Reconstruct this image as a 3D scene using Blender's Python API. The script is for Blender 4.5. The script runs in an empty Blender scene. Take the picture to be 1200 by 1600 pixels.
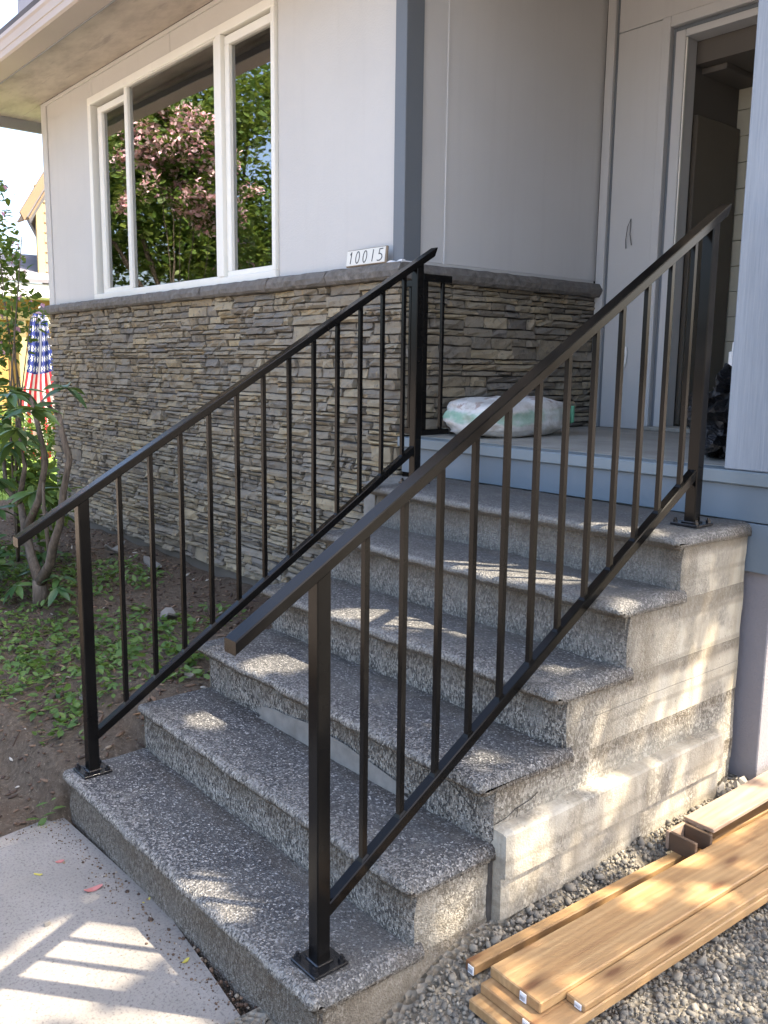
import bpy, bmesh, math, random
import numpy as np
from mathutils import Vector, Matrix, noise

random.seed(11)
rng = np.random.default_rng(7)
SC = bpy.context.scene
COL = SC.collection
R = math.radians

# ------------------------------------------------------------------ camera, sky, sun, exposure
cam_d = bpy.data.cameras.new('camera')
cam = bpy.data.objects.new('camera', cam_d)
COL.objects.link(cam)
cam_d.sensor_fit = 'VERTICAL'
cam_d.sensor_height = 36.0
cam_d.sensor_width = 27.0
cam_d.lens = 31.36
cam_d.clip_start = 0.02
cam_d.clip_end = 600
rt = Vector((0.6437855, 0.7651114, 0.0120328))
dn = Vector((0.1296846, -0.0935957, -0.9871280))
fw = Vector((-0.7541367, 0.6370592, -0.1594787))
cam.matrix_world = Matrix(((rt.x, -dn.x, -fw.x, 0.0), (rt.y, -dn.y, -fw.y, 0.0), (rt.z, -dn.z, -fw.z, 1.6), (0, 0, 0, 1)))
SC.camera = cam

SUN = Vector((0.577, 0.475, 1.0))            # towards the sun
sun_el = math.atan2(SUN.z, math.hypot(SUN.x, SUN.y))
sun_az = math.atan2(SUN.x, SUN.y)            # from +Y towards +X
world = bpy.data.worlds.new('World')
SC.world = world
world.use_nodes = True
wn = world.node_tree
sky = wn.nodes.new('ShaderNodeTexSky')
sky.sky_type = 'NISHITA'
sky.sun_disc = False
sky.sun_elevation = sun_el
sky.sun_rotation = sun_az
sky.dust_density = 5.0
sky.air_density = 0.85
sky.ozone_density = 1.1
bg = wn.nodes['Background']
wn.links.new(sky.outputs[0], bg.inputs[0])
bg.inputs[1].default_value = 0.13
sun_d = bpy.data.lights.new('sun', 'SUN')
sun_d.energy = 2.5
sun_d.angle = R(0.5)
sun_d.color = (1.0, 0.88, 0.70)
sun = bpy.data.objects.new('sun', sun_d)
COL.objects.link(sun)
sun.rotation_euler = SUN.to_track_quat('Z', 'Y').to_euler()
SC.view_settings.view_transform = 'Standard'
SC.view_settings.look = 'None'
SC.view_settings.use_curve_mapping = False
SC.view_settings.gamma = 1.0
SC.view_settings.exposure = 2.76
SC.cycles.max_bounces = 8
SC.cycles.transparent_max_bounces = 12

# ------------------------------------------------------------------ node helpers
class NT:
    def __init__(self, name):
        self.m = bpy.data.materials.new(name)
        self.m.use_nodes = True
        self.t = self.m.node_tree
        self.t.nodes.clear()
        self.o = self.t.nodes.new('ShaderNodeOutputMaterial')

    def n(self, typ, props=None, **ins):
        nd = self.t.nodes.new(typ)
        for k, v in (props or {}).items():
            setattr(nd, k, v)
        for k, v in ins.items():
            s = nd.inputs[int(k[1:])] if k[0] == 'i' and k[1:].isdigit() else nd.inputs[k.replace('_', ' ')]
            if isinstance(v, bpy.types.NodeSocket):
                self.t.links.new(v, s)
            else:
                if s.type == 'RGBA' and len(v) == 3:
                    v = (*v, 1)
                s.default_value = v
        return nd

    def pos(self, obj=False):
        if obj:
            return self.n('ShaderNodeTexCoord').outputs['Object']
        return self.n('ShaderNodeNewGeometry').outputs['Position']

    def scaled(self, vec, s):
        return self.n('ShaderNodeVectorMath', {'operation': 'MULTIPLY'}, i0=vec, i1=s).outputs[0]

    def noise(self, vec, scale, detail=4.0, rough=0.55):
        return self.n('ShaderNodeTexNoise', None, Vector=vec, Scale=scale, Detail=detail, Roughness=rough).outputs[0]

    def vor(self, vec, scale, feature='F1', rand=1.0):
        return self.n('ShaderNodeTexVoronoi', {'feature': feature}, Vector=vec, Scale=scale, Randomness=rand)

    def ramp(self, fac, stops, interp='LINEAR'):
        nd = self.n('ShaderNodeValToRGB', None, Fac=fac)
        cr = nd.color_ramp
        cr.interpolation = interp
        while len(cr.elements) < len(stops):
            cr.elements.new(0.5)
        for e, (p, c) in zip(cr.elements, stops):
            e.position = p
            e.color = (*c, 1) if len(c) == 3 else c
        return nd.outputs[0]

    def mix(self, fac, a, b, blend='MIX'):
        return self.n('ShaderNodeMix', {'data_type': 'RGBA', 'blend_type': blend}, i0=fac, i6=a, i7=b).outputs[2]

    def math(self, op, a, b=0.0, c=0.0, clamp=False):
        return self.n('ShaderNodeMath', {'operation': op, 'use_clamp': clamp}, i0=a, i1=b, i2=c).outputs[0]

    def sep(self, vec):
        return self.n('ShaderNodeSeparateXYZ', None, i0=vec).outputs

    def rnd(self):
        a = self.n('ShaderNodeObjectInfo').outputs['Random']
        b = self.n('ShaderNodeNewGeometry').outputs['Random Per Island']
        return self.math('FRACT', self.math('ADD', a, b))

    def attr(self, name):
        return self.n('ShaderNodeAttribute', {'attribute_name': name})

    def bump(self, h, strength=0.3, dist=0.01, normal=None):
        nd = self.n('ShaderNodeBump', None, Height=h, Strength=strength, Distance=dist)
        if normal is not None:
            self.t.links.new(normal, nd.inputs['Normal'])
        return nd.outputs[0]

    def bsdf(self, color, rough=0.7, normal=None, spec=0.5, metal=0.0, **kw):
        p = self.n('ShaderNodeBsdfPrincipled', None, Base_Color=color, Roughness=rough, Metallic=metal)
        p.inputs['Specular IOR Level'].default_value = spec
        if normal is not None:
            self.t.links.new(normal, p.inputs['Normal'])
        for k, v in kw.items():
            s = p.inputs[k.replace('_', ' ')]
            if isinstance(v, bpy.types.NodeSocket):
                self.t.links.new(v, s)
            else:
                s.default_value = v
        return p.outputs[0]

    def end(self, sh):
        self.t.links.new(sh, self.o.inputs[0])
        return self.m


def paint(name, col, rough=0.55, grain=0.12, bump=0.12, scale=160, dirt=0.10):
    t = NT(name)
    p = t.pos()
    big = t.noise(p, 1.7, 5)
    fine = t.noise(p, scale, 3)
    dark = tuple(c * (1 - dirt * 2) for c in col)
    c = t.mix(t.ramp(big, [(0.35, (0, 0, 0)), (0.7, (1, 1, 1))]), dark, col)
    c = t.mix(t.math('MULTIPLY', fine, grain), c, tuple(x * .75 for x in col))
    dr = t.noise(t.scaled(p, (7, 7, .35)), 2.0, 4, .6)
    c = t.mix(t.ramp(dr, [(.54, (0, 0, 0)), (.72, (.35, .35, .35))]), c, tuple(x * .86 for x in col))
    return t.end(t.bsdf(c, rough, t.bump(fine, bump, .004)))


def make_materials():
    M = {}
    M['wall'] = paint('wall_paint', (.54, .535, .51), .6, .15, .45, 110, .03)
    M['alcove'] = paint('alcove_paint', (.56, .565, .56), .6, .15, .3, 220, .03)
    M['entry'] = paint('entry_paint', (.50, .505, .50), .55, .1, .1, 120, .03)
    M['trimblue'] = paint('blue_grey_trim', (.135, .155, .175), .5, .25, .25, 260, .05)
    M['fascia'] = paint('blue_fascia_paint', (.145, .185, .22), .5, .1, .1, 90, .05)
    M['nosing'] = paint('pale_blue_nosing_paint', (.20, .245, .27), .5, .12, .1, 70, .08)
    M['gutter'] = paint('gutter_paint', (.44, .385, .345), .5, .05, .02, 60, .04)
    M['lavender'] = paint('lavender_paint', (.27, .275, .29), .55, .1, .1, 90, .04)
    M['founda'] = paint('foundation_stucco', (.27, .255, .265), .85, .4, .7, 150, .10)
    M['vinyl'] = paint('white_vinyl', (.80, .79, .72), .35, .03, .0, 30, .03)
    M['soilcrete'] = paint('dirty_footing', (.17, .145, .115), .9, .4, .5, 60, .2)
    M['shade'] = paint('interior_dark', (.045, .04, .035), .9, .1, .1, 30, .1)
    M['doorbrown'] = paint('brown_door', (.10, .085, .065), .5, .1, .1, 50, .08)
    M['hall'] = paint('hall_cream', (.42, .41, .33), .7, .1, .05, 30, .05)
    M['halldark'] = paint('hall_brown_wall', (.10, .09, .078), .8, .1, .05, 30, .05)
    M['roof'] = paint('roof_shingle_grey', (.12, .11, .11), .9, .5, .6, 60, .2)
    M['pink_grey'] = paint('chimney_grey', (.36, .35, .38), .8, .1, .1, 40, .05)
    M['caulk'] = paint('white_caulk', (.8, .8, .8), .5, .1, .2, 60, .02)

    # column siding with wood grain relief
    t = NT('siding_wood_grain')
    p = t.pos()
    g = t.noise(t.scaled(p, (60, 60, 2.2)), 3.0, 5, .6)
    c = t.mix(t.ramp(g, [(.35, (0, 0, 0)), (.65, (1, 1, 1))]), (.235, .268, .305), (.285, .318, .358))
    M['column'] = t.end(t.bsdf(c, .55, t.bump(g, .5, .004)))

    # soffit with smoky stains
    t = NT('soffit_paint')
    p = t.pos()
    st = t.noise(t.scaled(p, (1.0, 2.4, 1)), 2.2, 6, .65)
    st2 = t.noise(t.scaled(p, (.7, 5.0, 1)), 3.0, 5, .7)
    c = t.mix(t.ramp(st, [(.42, (0, 0, 0)), (.68, (1, 1, 1))]), (.52, .46, .40), (.36, .31, .27))
    c = t.mix(t.ramp(st2, [(.58, (0, 0, 0)), (.74, (.8, .8, .8))]), c, (.26, .22, .21))
    M['soffit'] = t.end(t.bsdf(c, .7, t.bump(st, .1, .005)))

    # glass: dim room behind, strong mirror at this slant (double glazing)
    t = NT('window_glass')
    tr = t.n('ShaderNodeBsdfTransparent', None, Color=(.72, .78, .76)).outputs[0]
    gl = t.n('ShaderNodeBsdfGlossy', None, Color=(1, .99, .98), Roughness=.012, Normal=t.bump(t.noise(t.pos(), 1.6, 2), .35, .004)).outputs[0]
    fr = t.n('ShaderNodeFresnel', None, IOR=3.0).outputs[0]
    M['glass'] = t.end(t.n('ShaderNodeMixShader', None, i0=fr, i1=tr, i2=gl).outputs[0])

    # ledge stones
    t = NT('ledge_stone')
    p = t.pos()
    r = t.rnd()
    n1 = t.noise(p, 9, 6, .6)
    n2 = t.noise(p, 45, 5, .65)
    big = t.noise(p, 1.3, 3)
    base = t.ramp(r, [(0, (.150, .136, .115)), (.18, (.289, .242, .165)), (.34, (.195, .174, .140)), (.5, (.354, .295, .190)),
                      (.63, (.172, .160, .142)), (.76, (.272, .242, .190)), (.9, (.395, .322, .195)), (1, (.138, .128, .118))])
    c = t.mix(t.ramp(n1, [(.36, (0, 0, 0)), (.75, (.85, .85, .85))]), base, (.212, .184, .136))
    c = t.mix(t.ramp(t.noise(p, 4.1, 4), [(.52, (0, 0, 0)), (.68, (.7, .7, .7))]), c, (.160, .146, .128))
    c = t.mix(t.ramp(t.noise(p, 14, 4), [(.62, (0, 0, 0)), (.72, (.7, .7, .7))]), c, (.34, .25, .135))
    c = t.mix(t.ramp(n2, [(.55, (0, 0, 0)), (.72, (.85, .85, .85))]), c, (.085, .08, .072))
    h = t.math('ADD', t.math('MULTIPLY', n1, .7), t.math('MULTIPLY', n2, .5))
    M['stone'] = t.end(t.bsdf(c, .9, t.bump(h, .9, .012), .3))
    t = NT('mortar_dark')
    p = t.pos()
    M['mortar'] = t.end(t.bsdf(t.ramp(t.noise(p, 30), [(.3, (.035, .031, .027)), (.7, (.07, .063, .055))]), .95))

    t = NT('cap_stone_grey')
    p = t.pos()
    n1 = t.noise(p, 26, 6, .7)
    n3 = t.noise(p, 5, 4)
    c = t.ramp(n1, [(.3, (.085, .078, .068)), (.55, (.165, .152, .135)), (.75, (.245, .228, .20))])
    c = t.mix(t.math('MULTIPLY', t.rnd(), .35), c, (.15, .14, .13))
    c = t.mix(t.ramp(n3, [(.5, (0, 0, 0)), (.7, (.5, .5, .5))]), c, (.14, .135, .13))
    M['cap'] = t.end(t.bsdf(c, .9, t.bump(n1, .9, .012), .3))

    # exposed aggregate concrete; 'zone': R tread, G stain, B worn edge, A plain formed face
    t = NT('exposed_aggregate')
    p = t.pos()
    za = t.attr('zone')
    zr, zg, zb = t.n('ShaderNodeSeparateColor', None, i0=za.outputs[0]).outputs[:3]
    zp = za.outputs['Alpha']
    wob = t.n('ShaderNodeTexNoise', None, Vector=p, Scale=40.0, Detail=2.0).outputs[1]
    pp = t.n('ShaderNodeVectorMath', {'operation': 'MULTIPLY_ADD'}, i0=wob, i1=(.006, .006, .006), i2=p).outputs[0]
    v = t.vor(pp, 190)
    v2 = t.vor(pp, 330)
    cr = t.sep(v.outputs['Color'])[0]
    v3 = t.vor(t.scaled(pp, (1.25, 1.0, .72)), 165)
    cr3 = t.sep(v3.outputs['Color'])[2]
    cr2 = t.sep(v2.outputs['Color'])[1]
    hz = t.sep(p)[2]
    bigp = t.noise(p, 2.6, 5, .6)
    midp = t.noise(p, 11, 5, .65)
    top = t.ramp(cr, [(0, (.026, .026, .028)), (.40, (.050, .050, .053)), (.66, (.082, .081, .082)), (.82, (.13, .13, .13)), (.93, (.26, .255, .245)), (1, (.48, .465, .445))])
    front = t.ramp(cr3, [(0, (.014, .013, .013)), (.30, (.04, .037, .034)), (.44, (.15, .138, .115)), (.68, (.33, .305, .255)), (1, (.56, .53, .46))])
    front = t.mix(t.math('MULTIPLY', t.ramp(cr2, [(.55, (0, 0, 0)), (.6, (1, 1, 1))]), .45), front, (.22, .21, .185))
    # risers: cement skin left between the stones in patches
    front = t.mix(t.ramp(midp, [(.50, (0, 0, 0)), (.68, (.65, .65, .65))]), front, (.23, .225, .205))
    up = t.ramp(hz, [(.50, (0, 0, 0)), (1.0, (1, 1, 1))])
    skin = t.ramp(t.noise(p, 55, 4, .65), [(.3, (.10, .098, .09)), (.5, (.165, .16, .145)), (.72, (.24, .232, .21))])
    skin = t.mix(t.ramp(t.vor(p, 48).outputs['Distance'], [(.08, (.85, .85, .85)), (.17, (0, 0, 0))]), skin, (.035, .035, .033))
    front = t.mix(t.math('MULTIPLY', up, .72), front, t.mix(.5, skin, (.21, .21, .185)))
    top = t.mix(t.math('MULTIPLY', up, .62), top, t.mix(.5, skin, (.105, .10, .095)))
    wn_ = t.ramp(t.noise(p, 1.7, 5, .6), [(.40, (0, 0, 0)), (.62, (1, 1, 1))])
    top = t.mix(t.math('MULTIPLY', wn_, .22), top, t.mix(.5, skin, (.15, .142, .125)))
    grime = t.ramp(t.noise(p, 3.4, 6, .7), [(.55, (0, 0, 0)), (.70, (.7, .7, .7))])
    top = t.mix(grime, top, t.mix(.55, top, (.05, .042, .032)))
    c = t.mix(zr, front, top)
    c = t.mix(t.math('MULTIPLY', zr, t.ramp(bigp, [(.46, (0, 0, 0)), (.66, (.5, .5, .5))])), c, (.13, .125, .115))
    edge = t.math('MULTIPLY', zb, t.ramp(t.math('ADD', t.math('MULTIPLY', cr, .55), t.math('MULTIPLY', midp, .6)), [(.50, (0, 0, 0)), (.78, (.6, .6, .6))]))
    c = t.mix(edge, c, (.27, .26, .245))
    plain_n = t.noise(p, 60, 4, .6)
    plain = t.ramp(t.noise(t.scaled(p, (1, 3, 1.0)), 3.0, 6, .6), [(.32, (.32, .278, .205)), (.52, (.43, .385, .30)), (.7, (.50, .46, .375))])
    plain = t.mix(t.ramp(plain_n, [(.58, (0, 0, 0)), (.75, (.5, .5, .5))]), plain, (.36, .33, .28))
    pit = t.ramp(t.vor(p, 26).outputs['Distance'], [(.05, (1, 1, 1)), (.11, (0, 0, 0))])
    plain = t.mix(t.math('MULTIPLY', pit, .55), plain, (.13, .12, .10))
    ag = t.ramp(t.math('ADD', t.noise(p, 4.2, 4), t.math('MULTIPLY', zg, .18)), [(.50, (0, 0, 0)), (.63, (.75, .75, .75))])
    plain = t.mix(ag, plain, t.mix(.45, front, (.20, .175, .135)))
    streak = t.ramp(t.noise(t.scaled(p, (9, 9, 1.1)), 2.0, 5, .6), [(.52, (0, 0, 0)), (.70, (.5, .5, .5))])
    plain = t.mix(streak, plain, (.22, .185, .13))
    fl_ = t.math('ABSOLUTE', t.math('SUBTRACT', t.math('FRACT', t.math('ADD', t.math('DIVIDE', hz, .128), t.math('MULTIPLY', t.noise(p, 3.0, 3), .10))), .5))
    plain = t.mix(t.math('MULTIPLY', t.ramp(fl_, [(.03, (1, 1, 1)), (.09, (0, 0, 0))]), .4), plain, (.19, .165, .12))
    c = t.mix(zp, c, plain)
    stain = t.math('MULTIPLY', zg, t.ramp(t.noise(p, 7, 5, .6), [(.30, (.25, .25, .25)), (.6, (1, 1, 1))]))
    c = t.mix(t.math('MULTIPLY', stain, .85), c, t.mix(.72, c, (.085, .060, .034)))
    mud = t.math('MULTIPLY', t.ramp(hz, [(.09, (1, 1, 1)), (.17, (0, 0, 0))]), t.math('SUBTRACT', 1.0, zr))
    c = t.mix(t.math('MULTIPLY', mud, .55), c, (.12, .09, .06))
    dust = t.math('MULTIPLY', zr, t.ramp(t.noise(p, 5.5, 6, .7), [(.56, (0, 0, 0)), (.72, (.6, .6, .6))]))
    c = t.mix(dust, c, (.20, .185, .16))
    hb = t.math('MULTIPLY', v.outputs['Distance'], t.math('SUBTRACT', 1.0, t.math('MULTIPLY', zp, .85)))
    nb = t.bump(hb, .8, .006)
    nb = t.bump(midp, .5, .012, nb)
    M['agg'] = t.end(t.bsdf(c, .85, nb, .35))

    t = NT('grey_mortar_patch')
    p = t.pos()
    c = t.ramp(t.noise(p, 14, 6), [(.3, (.15, .14, .122)), (.7, (.25, .235, .205))])
    M['patch'] = t.end(t.bsdf(c, .9, t.bump(t.noise(p, 40), .5, .006)))

    t = NT('walk_concrete')
    p = t.pos()
    n1 = t.noise(p, 2.2, 6, .6)
    n2 = t.noise(p, 110, 4, .7)
    c = t.ramp(n1, [(.3, (.19, .175, .155)), (.55, (.245, .225, .20)), (.75, (.285, .265, .24))])
    c = t.mix(t.ramp(n2, [(.52, (0, 0, 0)), (.7, (1, 1, 1))]), c, (.095, .088, .078))
    c = t.mix(t.ramp(t.vor(p, 38).outputs['Distance'], [(.04, (.8, .8, .8)), (.09, (0, 0, 0))]), c, (.14, .13, .12))
    c = t.mix(t.ramp(t.noise(p, 6, 5), [(.58, (0, 0, 0)), (.75, (.6, .6, .6))]), c, (.26, .235, .20))
    M['walk'] = t.end(t.bsdf(c, .9, t.bump(n2, .7, .005)))
    t = NT('porch_concrete')
    p = t.pos()
    c = t.ramp(t.noise(p, 4, 6, .65), [(.3, (.24, .22, .185)), (.55, (.34, .32, .275)), (.75, (.43, .41, .37))])
    c = t.mix(t.ramp(t.noise(p, 60, 3), [(.55, (0, 0, 0)), (.75, (.5, .5, .5))]), c, (.18, .165, .14))
    M['porch'] = t.end(t.bsdf(c, .85, t.bump(t.noise(p, 50), .3, .004)))

    t = NT('black_satin_paint')
    p = t.pos()
    n = t.noise(p, 300, 2)
    n2 = t.noise(p, 7, 4)
    rr = t.ramp(n2, [(.3, (.13, .13, .13)), (.7, (.20, .20, .20))])
    M['black'] = t.end(t.bsdf(t.ramp(n2, [(.3, (.0045, .0042, .004)), (.7, (.007, .0065, .006))]), rr, t.bump(n, .03, .0005), .15))
    t = NT('black_wet_plate_paint')
    p = t.pos()
    M['plate'] = t.end(t.bsdf((.010, .010, .011), .2, t.bump(t.noise(p, 60), .25, .004), .6))

    # timber
    t = NT('cedar_board')
    p = t.pos(True)
    r = t.n('ShaderNodeObjectInfo').outputs['Random']
    q = t.n('ShaderNodeVectorMath', {'operation': 'ADD'}, i0=t.scaled(p, (14, .8, 14)), i1=t.n('ShaderNodeCombineXYZ', None, i0=t.math('MULTIPLY', r, 40.0), i1=t.math('MULTIPLY', r, 17.0), i2=0.0).outputs[0]).outputs[0]
    g = t.noise(q, 2.0, 6, .6)
    fine = t.noise(t.scaled(p, (190, 4, 190)), 2.0, 3)
    ring = t.n('ShaderNodeTexWave', {'wave_type': 'BANDS', 'bands_direction': 'X'}, Vector=q, Scale=1.1, Distortion=7.0, Detail=3.0).outputs[1]
    c = t.ramp(g, [(.3, (.29, .15, .055)), (.5, (.43, .255, .105)), (.7, (.53, .35, .165))])
    c = t.mix(t.math('MULTIPLY', r, .5), c, (.30, .165, .075))
    c = t.mix(t.math('MULTIPLY', ring, .4), c, (.25, .13, .055))
    c = t.mix(t.math('MULTIPLY', fine, .3), c, (.44, .31, .17))
    kv = t.vor(t.n('ShaderNodeVectorMath', {'operation': 'ADD'}, i0=t.scaled(p, (9, 2.6, 9)), i1=t.n('ShaderNodeCombineXYZ', None, i0=t.math('MULTIPLY', r, 31.0), i1=t.math('MULTIPLY', r, 13.0), i2=0.0).outputs[0]).outputs[0], 1.0)
    kv.voronoi_dimensions = '2D'
    c = t.mix(t.ramp(kv.outputs['Distance'], [(.05, (.9, .9, .9)), (.12, (.35, .35, .35)), (.22, (0, 0, 0))]), c, (.15, .065, .028))
    c = t.mix(t.math('MULTIPLY', t.ramp(t.noise(p, 9, 5), [(.56, (0, 0, 0)), (.72, (1, 1, 1))]), .45), c, (.19, .105, .05))
    M['wood'] = t.end(t.bsdf(c, .55, t.bump(t.math('ADD', g, fine), .5, .004), .3))
    t = NT('raw_plywood')
    p = t.pos(True)
    g = t.noise(t.scaled(p, (30, 2, 30)), 2, 5)
    M['ply'] = t.end(t.bsdf(t.ramp(g, [(.3, (.24, .16, .105)), (.7, (.36, .26, .19))]), .7, t.bump(g, .2, .003)))
    M['shadeply'] = paint('shade_darkened_wood', (.12, .075, .045), .8, .3, .3, 60, .2)  # cross boards: shade of their fronts painted in as a darker brown
    M['tag'] = paint('white_label_paper', (.78, .78, .78), .5, .05, .0, 60, .02)
    M['tagink'] = paint('dark_print_ink', (.06, .07, .10), .6, .0, .0, 60, .0)

    t = NT('gravel_stone')
    p = t.pos()
    r = t.n('ShaderNodeNewGeometry').outputs['Random Per Island']
    c = t.ramp(r, [(0, (.11, .10, .086)), (.3, (.175, .158, .13)), (.55, (.22, .20, .162)), (.8, (.265, .238, .19)), (.95, (.34, .285, .205)), (1, (.42, .38, .31))])
    c = t.mix(t.ramp(t.noise(p, 120, 4), [(.4, (0, 0, 0)), (.7, (.6, .6, .6))]), c, (.17, .152, .125))
    M['gravel'] = t.end(t.bsdf(c, .85, t.bump(t.noise(p, 150), .4, .003), .3))
    t = NT('gravel_bed')
    p = t.pos()
    v = t.vor(p, 55)
    c = t.ramp(t.sep(v.outputs['Color'])[0], [(0, (.13, .112, .082)), (.5, (.20, .175, .135)), (1, (.28, .25, .20))])
    M['bed'] = t.end(t.bsdf(c, .95, t.bump(v.outputs['Distance'], 1, .02)))

    t = NT('garden_soil')
    p = t.pos()
    n1 = t.noise(p, 2.0, 6, .65)
    n2 = t.noise(p, 35, 6, .7)
    c = t.ramp(n2, [(.25, (.06, .045, .031)), (.5, (.12, .092, .066)), (.75, (.19, .15, .11))])
    c = t.mix(t.ramp(n1, [(.45, (0, 0, 0)), (.65, (.8, .8, .8))]), c, (.10, .068, .045))
    c = t.mix(t.ramp(t.noise(p, 120, 3), [(.62, (0, 0, 0)), (.72, (.8, .8, .8))]), c, (.30, .25, .18))
    M['soil'] = t.end(t.bsdf(c, .95, t.bump(n2, 1, .03), .2))
    t = NT('wood_chips')
    r = t.n('ShaderNodeNewGeometry').outputs['Random Per Island']
    M['chip'] = t.end(t.bsdf(t.ramp(r, [(0, (.04, .025, .018)), (.5, (.10, .062, .04)), (.85, (.17, .11, .07)), (.96, (.26, .20, .13)), (1, (.40, .37, .32))]), .9))

    def leaf(name, stops, rough=.5, trans=.35):
        t = NT(name)
        r = t.rnd()
        c = t.ramp(r, stops)
        p = t.pos()
        c = t.mix(t.math('MULTIPLY', t.noise(p, 30, 2), .3), c, tuple(x * .6 for x in stops[0][1]))
        d = t.bsdf(c, rough, None, .4)
        tl = t.n('ShaderNodeBsdfTranslucent', None, Color=t.mix(.5, c, (.30, .36, .05))).outputs[0]
        return t.end(t.n('ShaderNodeMixShader', None, i0=trans, i1=d, i2=tl).outputs[0])
    M['weed'] = leaf('weed_leaf', [(0, (.055, .12, .025)), (.6, (.10, .19, .04)), (1, (.17, .26, .07))])
    M['rhodo'] = leaf('rhododendron_leaf', [(0, (.028, .075, .026)), (.6, (.05, .11, .035)), (1, (.12, .20, .05))], .35, .2)
    M['shrub'] = leaf('shrub_leaf', [(0, (.05, .11, .02)), (.6, (.10, .18, .035)), (1, (.19, .26, .05))])
    M['maple'] = leaf('maple_leaf', [(0, (.03, .08, .012)), (.5, (.065, .14, .02)), (1, (.16, .25, .045))])
    M['maple2'] = leaf('shade_tree_leaf', [(0, (.05, .10, .02)), (1, (.10, .17, .03))], .5, .12)
    M['pink'] = leaf('pink_blossom', [(0, (.93, .48, .56)), (.5, (.95, .62, .67)), (1, (.96, .80, .80))], .6, .15)
    M['pinkflower'] = leaf('pale_pink_petal', [(0, (.62, .30, .45)), (1, (.75, .50, .62))], .6, .3)
    M['dead'] = leaf('pink_brown_dead_leaf', [(0, (.42, .14, .13)), (1, (.50, .20, .18))], .6, .1)
    M['yellow'] = leaf('yellow_dead_leaf', [(0, (.50, .42, .07)), (1, (.60, .52, .12))], .6, .2)
    M['grass'] = leaf('lawn_grass', [(0, (.12, .22, .03)), (1, (.24, .34, .07))])

    t = NT('bark')
    p = t.pos()
    g = t.noise(t.scaled(p, (40, 40, 9)), 1.5, 6)
    M['bark'] = t.end(t.bsdf(t.ramp(g, [(.3, (.05, .038, .028)), (.6, (.12, .095, .07)), (.8, (.20, .165, .13))]), .9, t.bump(g, .8, .01)))
    t = NT('dry_ground')
    p = t.pos()
    M['dry'] = t.end(t.bsdf(t.ramp(t.noise(p, .8, 6, .7), [(.3, (.23, .19, .155)), (.7, (.31, .265, .225))]), .95, t.bump(t.noise(p, 20), .5, .02)))
    t = NT('lawn')
    p = t.pos()
    M['lawn'] = t.end(t.bsdf(t.ramp(t.noise(p, 8, 6, .7), [(.3, (.10, .19, .03)), (.7, (.20, .30, .06))]), .9, t.bump(t.noise(p, 120), .8, .02)))

    # woven cement bag with a faded green band
    t = NT('woven_bag')
    p = t.pos(True)
    x, y, z = t.sep(p)[:3]
    wv = t.math('MULTIPLY', t.math('SINE', t.math('MULTIPLY', y, 900.0)), t.math('SINE', t.math('MULTIPLY', z, 900.0)))
    n1 = t.noise(p, 14, 6, .65)
    c = t.ramp(n1, [(.3, (.46, .43, .38)), (.5, (.66, .65, .62)), (.75, (.76, .76, .75))])
    band = t.math('ADD', z, t.math('MULTIPLY', t.noise(p, 7, 4), .09))
    gm = t.ramp(band, [(.118, (0, 0, 0)), (.128, (1, 1, 1)), (.168, (1, 1, 1)), (.182, (0, 0, 0))])
    side = t.ramp(t.math('ADD', y, .4), [(.36, (1, 1, 1)), (.50, (.12, .12, .12)), (.66, (.5, .5, .5))])
    gm = t.math('MULTIPLY', t.math('MULTIPLY', gm, side), t.ramp(t.noise(p, 20, 4), [(.3, (.4, .4, .4)), (.55, (1, 1, 1))]))
    c = t.mix(t.math('MULTIPLY', gm, .75), c, (.17, .42, .28))
    red = t.math('MULTIPLY', t.ramp(z, [(.13, (0, 0, 0)), (.15, (1, 1, 1))]), t.ramp(t.noise(t.scaled(p, (3, 1, 3)), 9, 4), [(.55, (0, 0, 0)), (.63, (.8, .8, .8))]))
    c = t.mix(red, c, (.30, .20, .17))
    c = t.mix(t.ramp(t.noise(p, 5, 5), [(.5, (0, 0, 0)), (.75, (.6, .6, .6))]), c, (.42, .385, .33))
    M['bag'] = t.end(t.bsdf(c, .6, t.bump(t.noise(p, 30, 4), .5, .01, t.bump(wv, .15, .001))))
    t = NT('green_bag_trim')
    M['baggreen'] = t.end(t.bsdf((.10, .30, .18), .6))
    t = NT('black_plastic_film')
    p = t.pos()
    M['trash'] = t.end(t.bsdf((.012, .012, .013), .28, t.bump(t.noise(p, 22, 5, .6), .9, .03), .5))

    M['yhouse'] = paint('yellow_house_paint', (.34, .20, .055), .7, .1, .1, 40, .06)
    M['ytrim'] = paint('pale_yellow_trim', (.40, .30, .14), .6, .05, .05, 40, .04)
    M['shingle'] = paint('tan_shingle', (.33, .24, .14), .8, .25, .2, 40, .10)
    M['raft'] = paint('brown_eave_boards', (.22, .14, .08), .8, .2, .2, 30, .1)
    M['whitewash'] = paint('white_board', (.78, .76, .74), .6, .05, .05, 40, .03)
    M['groof'] = paint('grey_shingle_roof', (.20, .19, .21), .9, .4, .4, 40, .15)

    # flag cloth print (flat print on the cloth)
    t = NT('flag_cloth')
    uv = t.n('ShaderNodeUVMap').outputs[0]
    u, v, _ = t.sep(uv)[:3]
    s = t.math('MODULO', t.math('FLOOR', t.math('MULTIPLY', v, 13.0)), 2.0)
    c = t.mix(t.math('GREATER_THAN', s, .5), (.62, .05, .07), (.82, .82, .82))
    can = t.math('MULTIPLY', t.math('LESS_THAN', u, .40), t.math('GREATER_THAN', v, 6 / 13))
    su = t.math('SUBTRACT', t.math('FRACT', t.math('MULTIPLY', u, 15.0)), .5)
    sv = t.math('SUBTRACT', t.math('FRACT', t.math('MULTIPLY', t.math('SUBTRACT', v, 6 / 13), 9.3)), .5)
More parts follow.
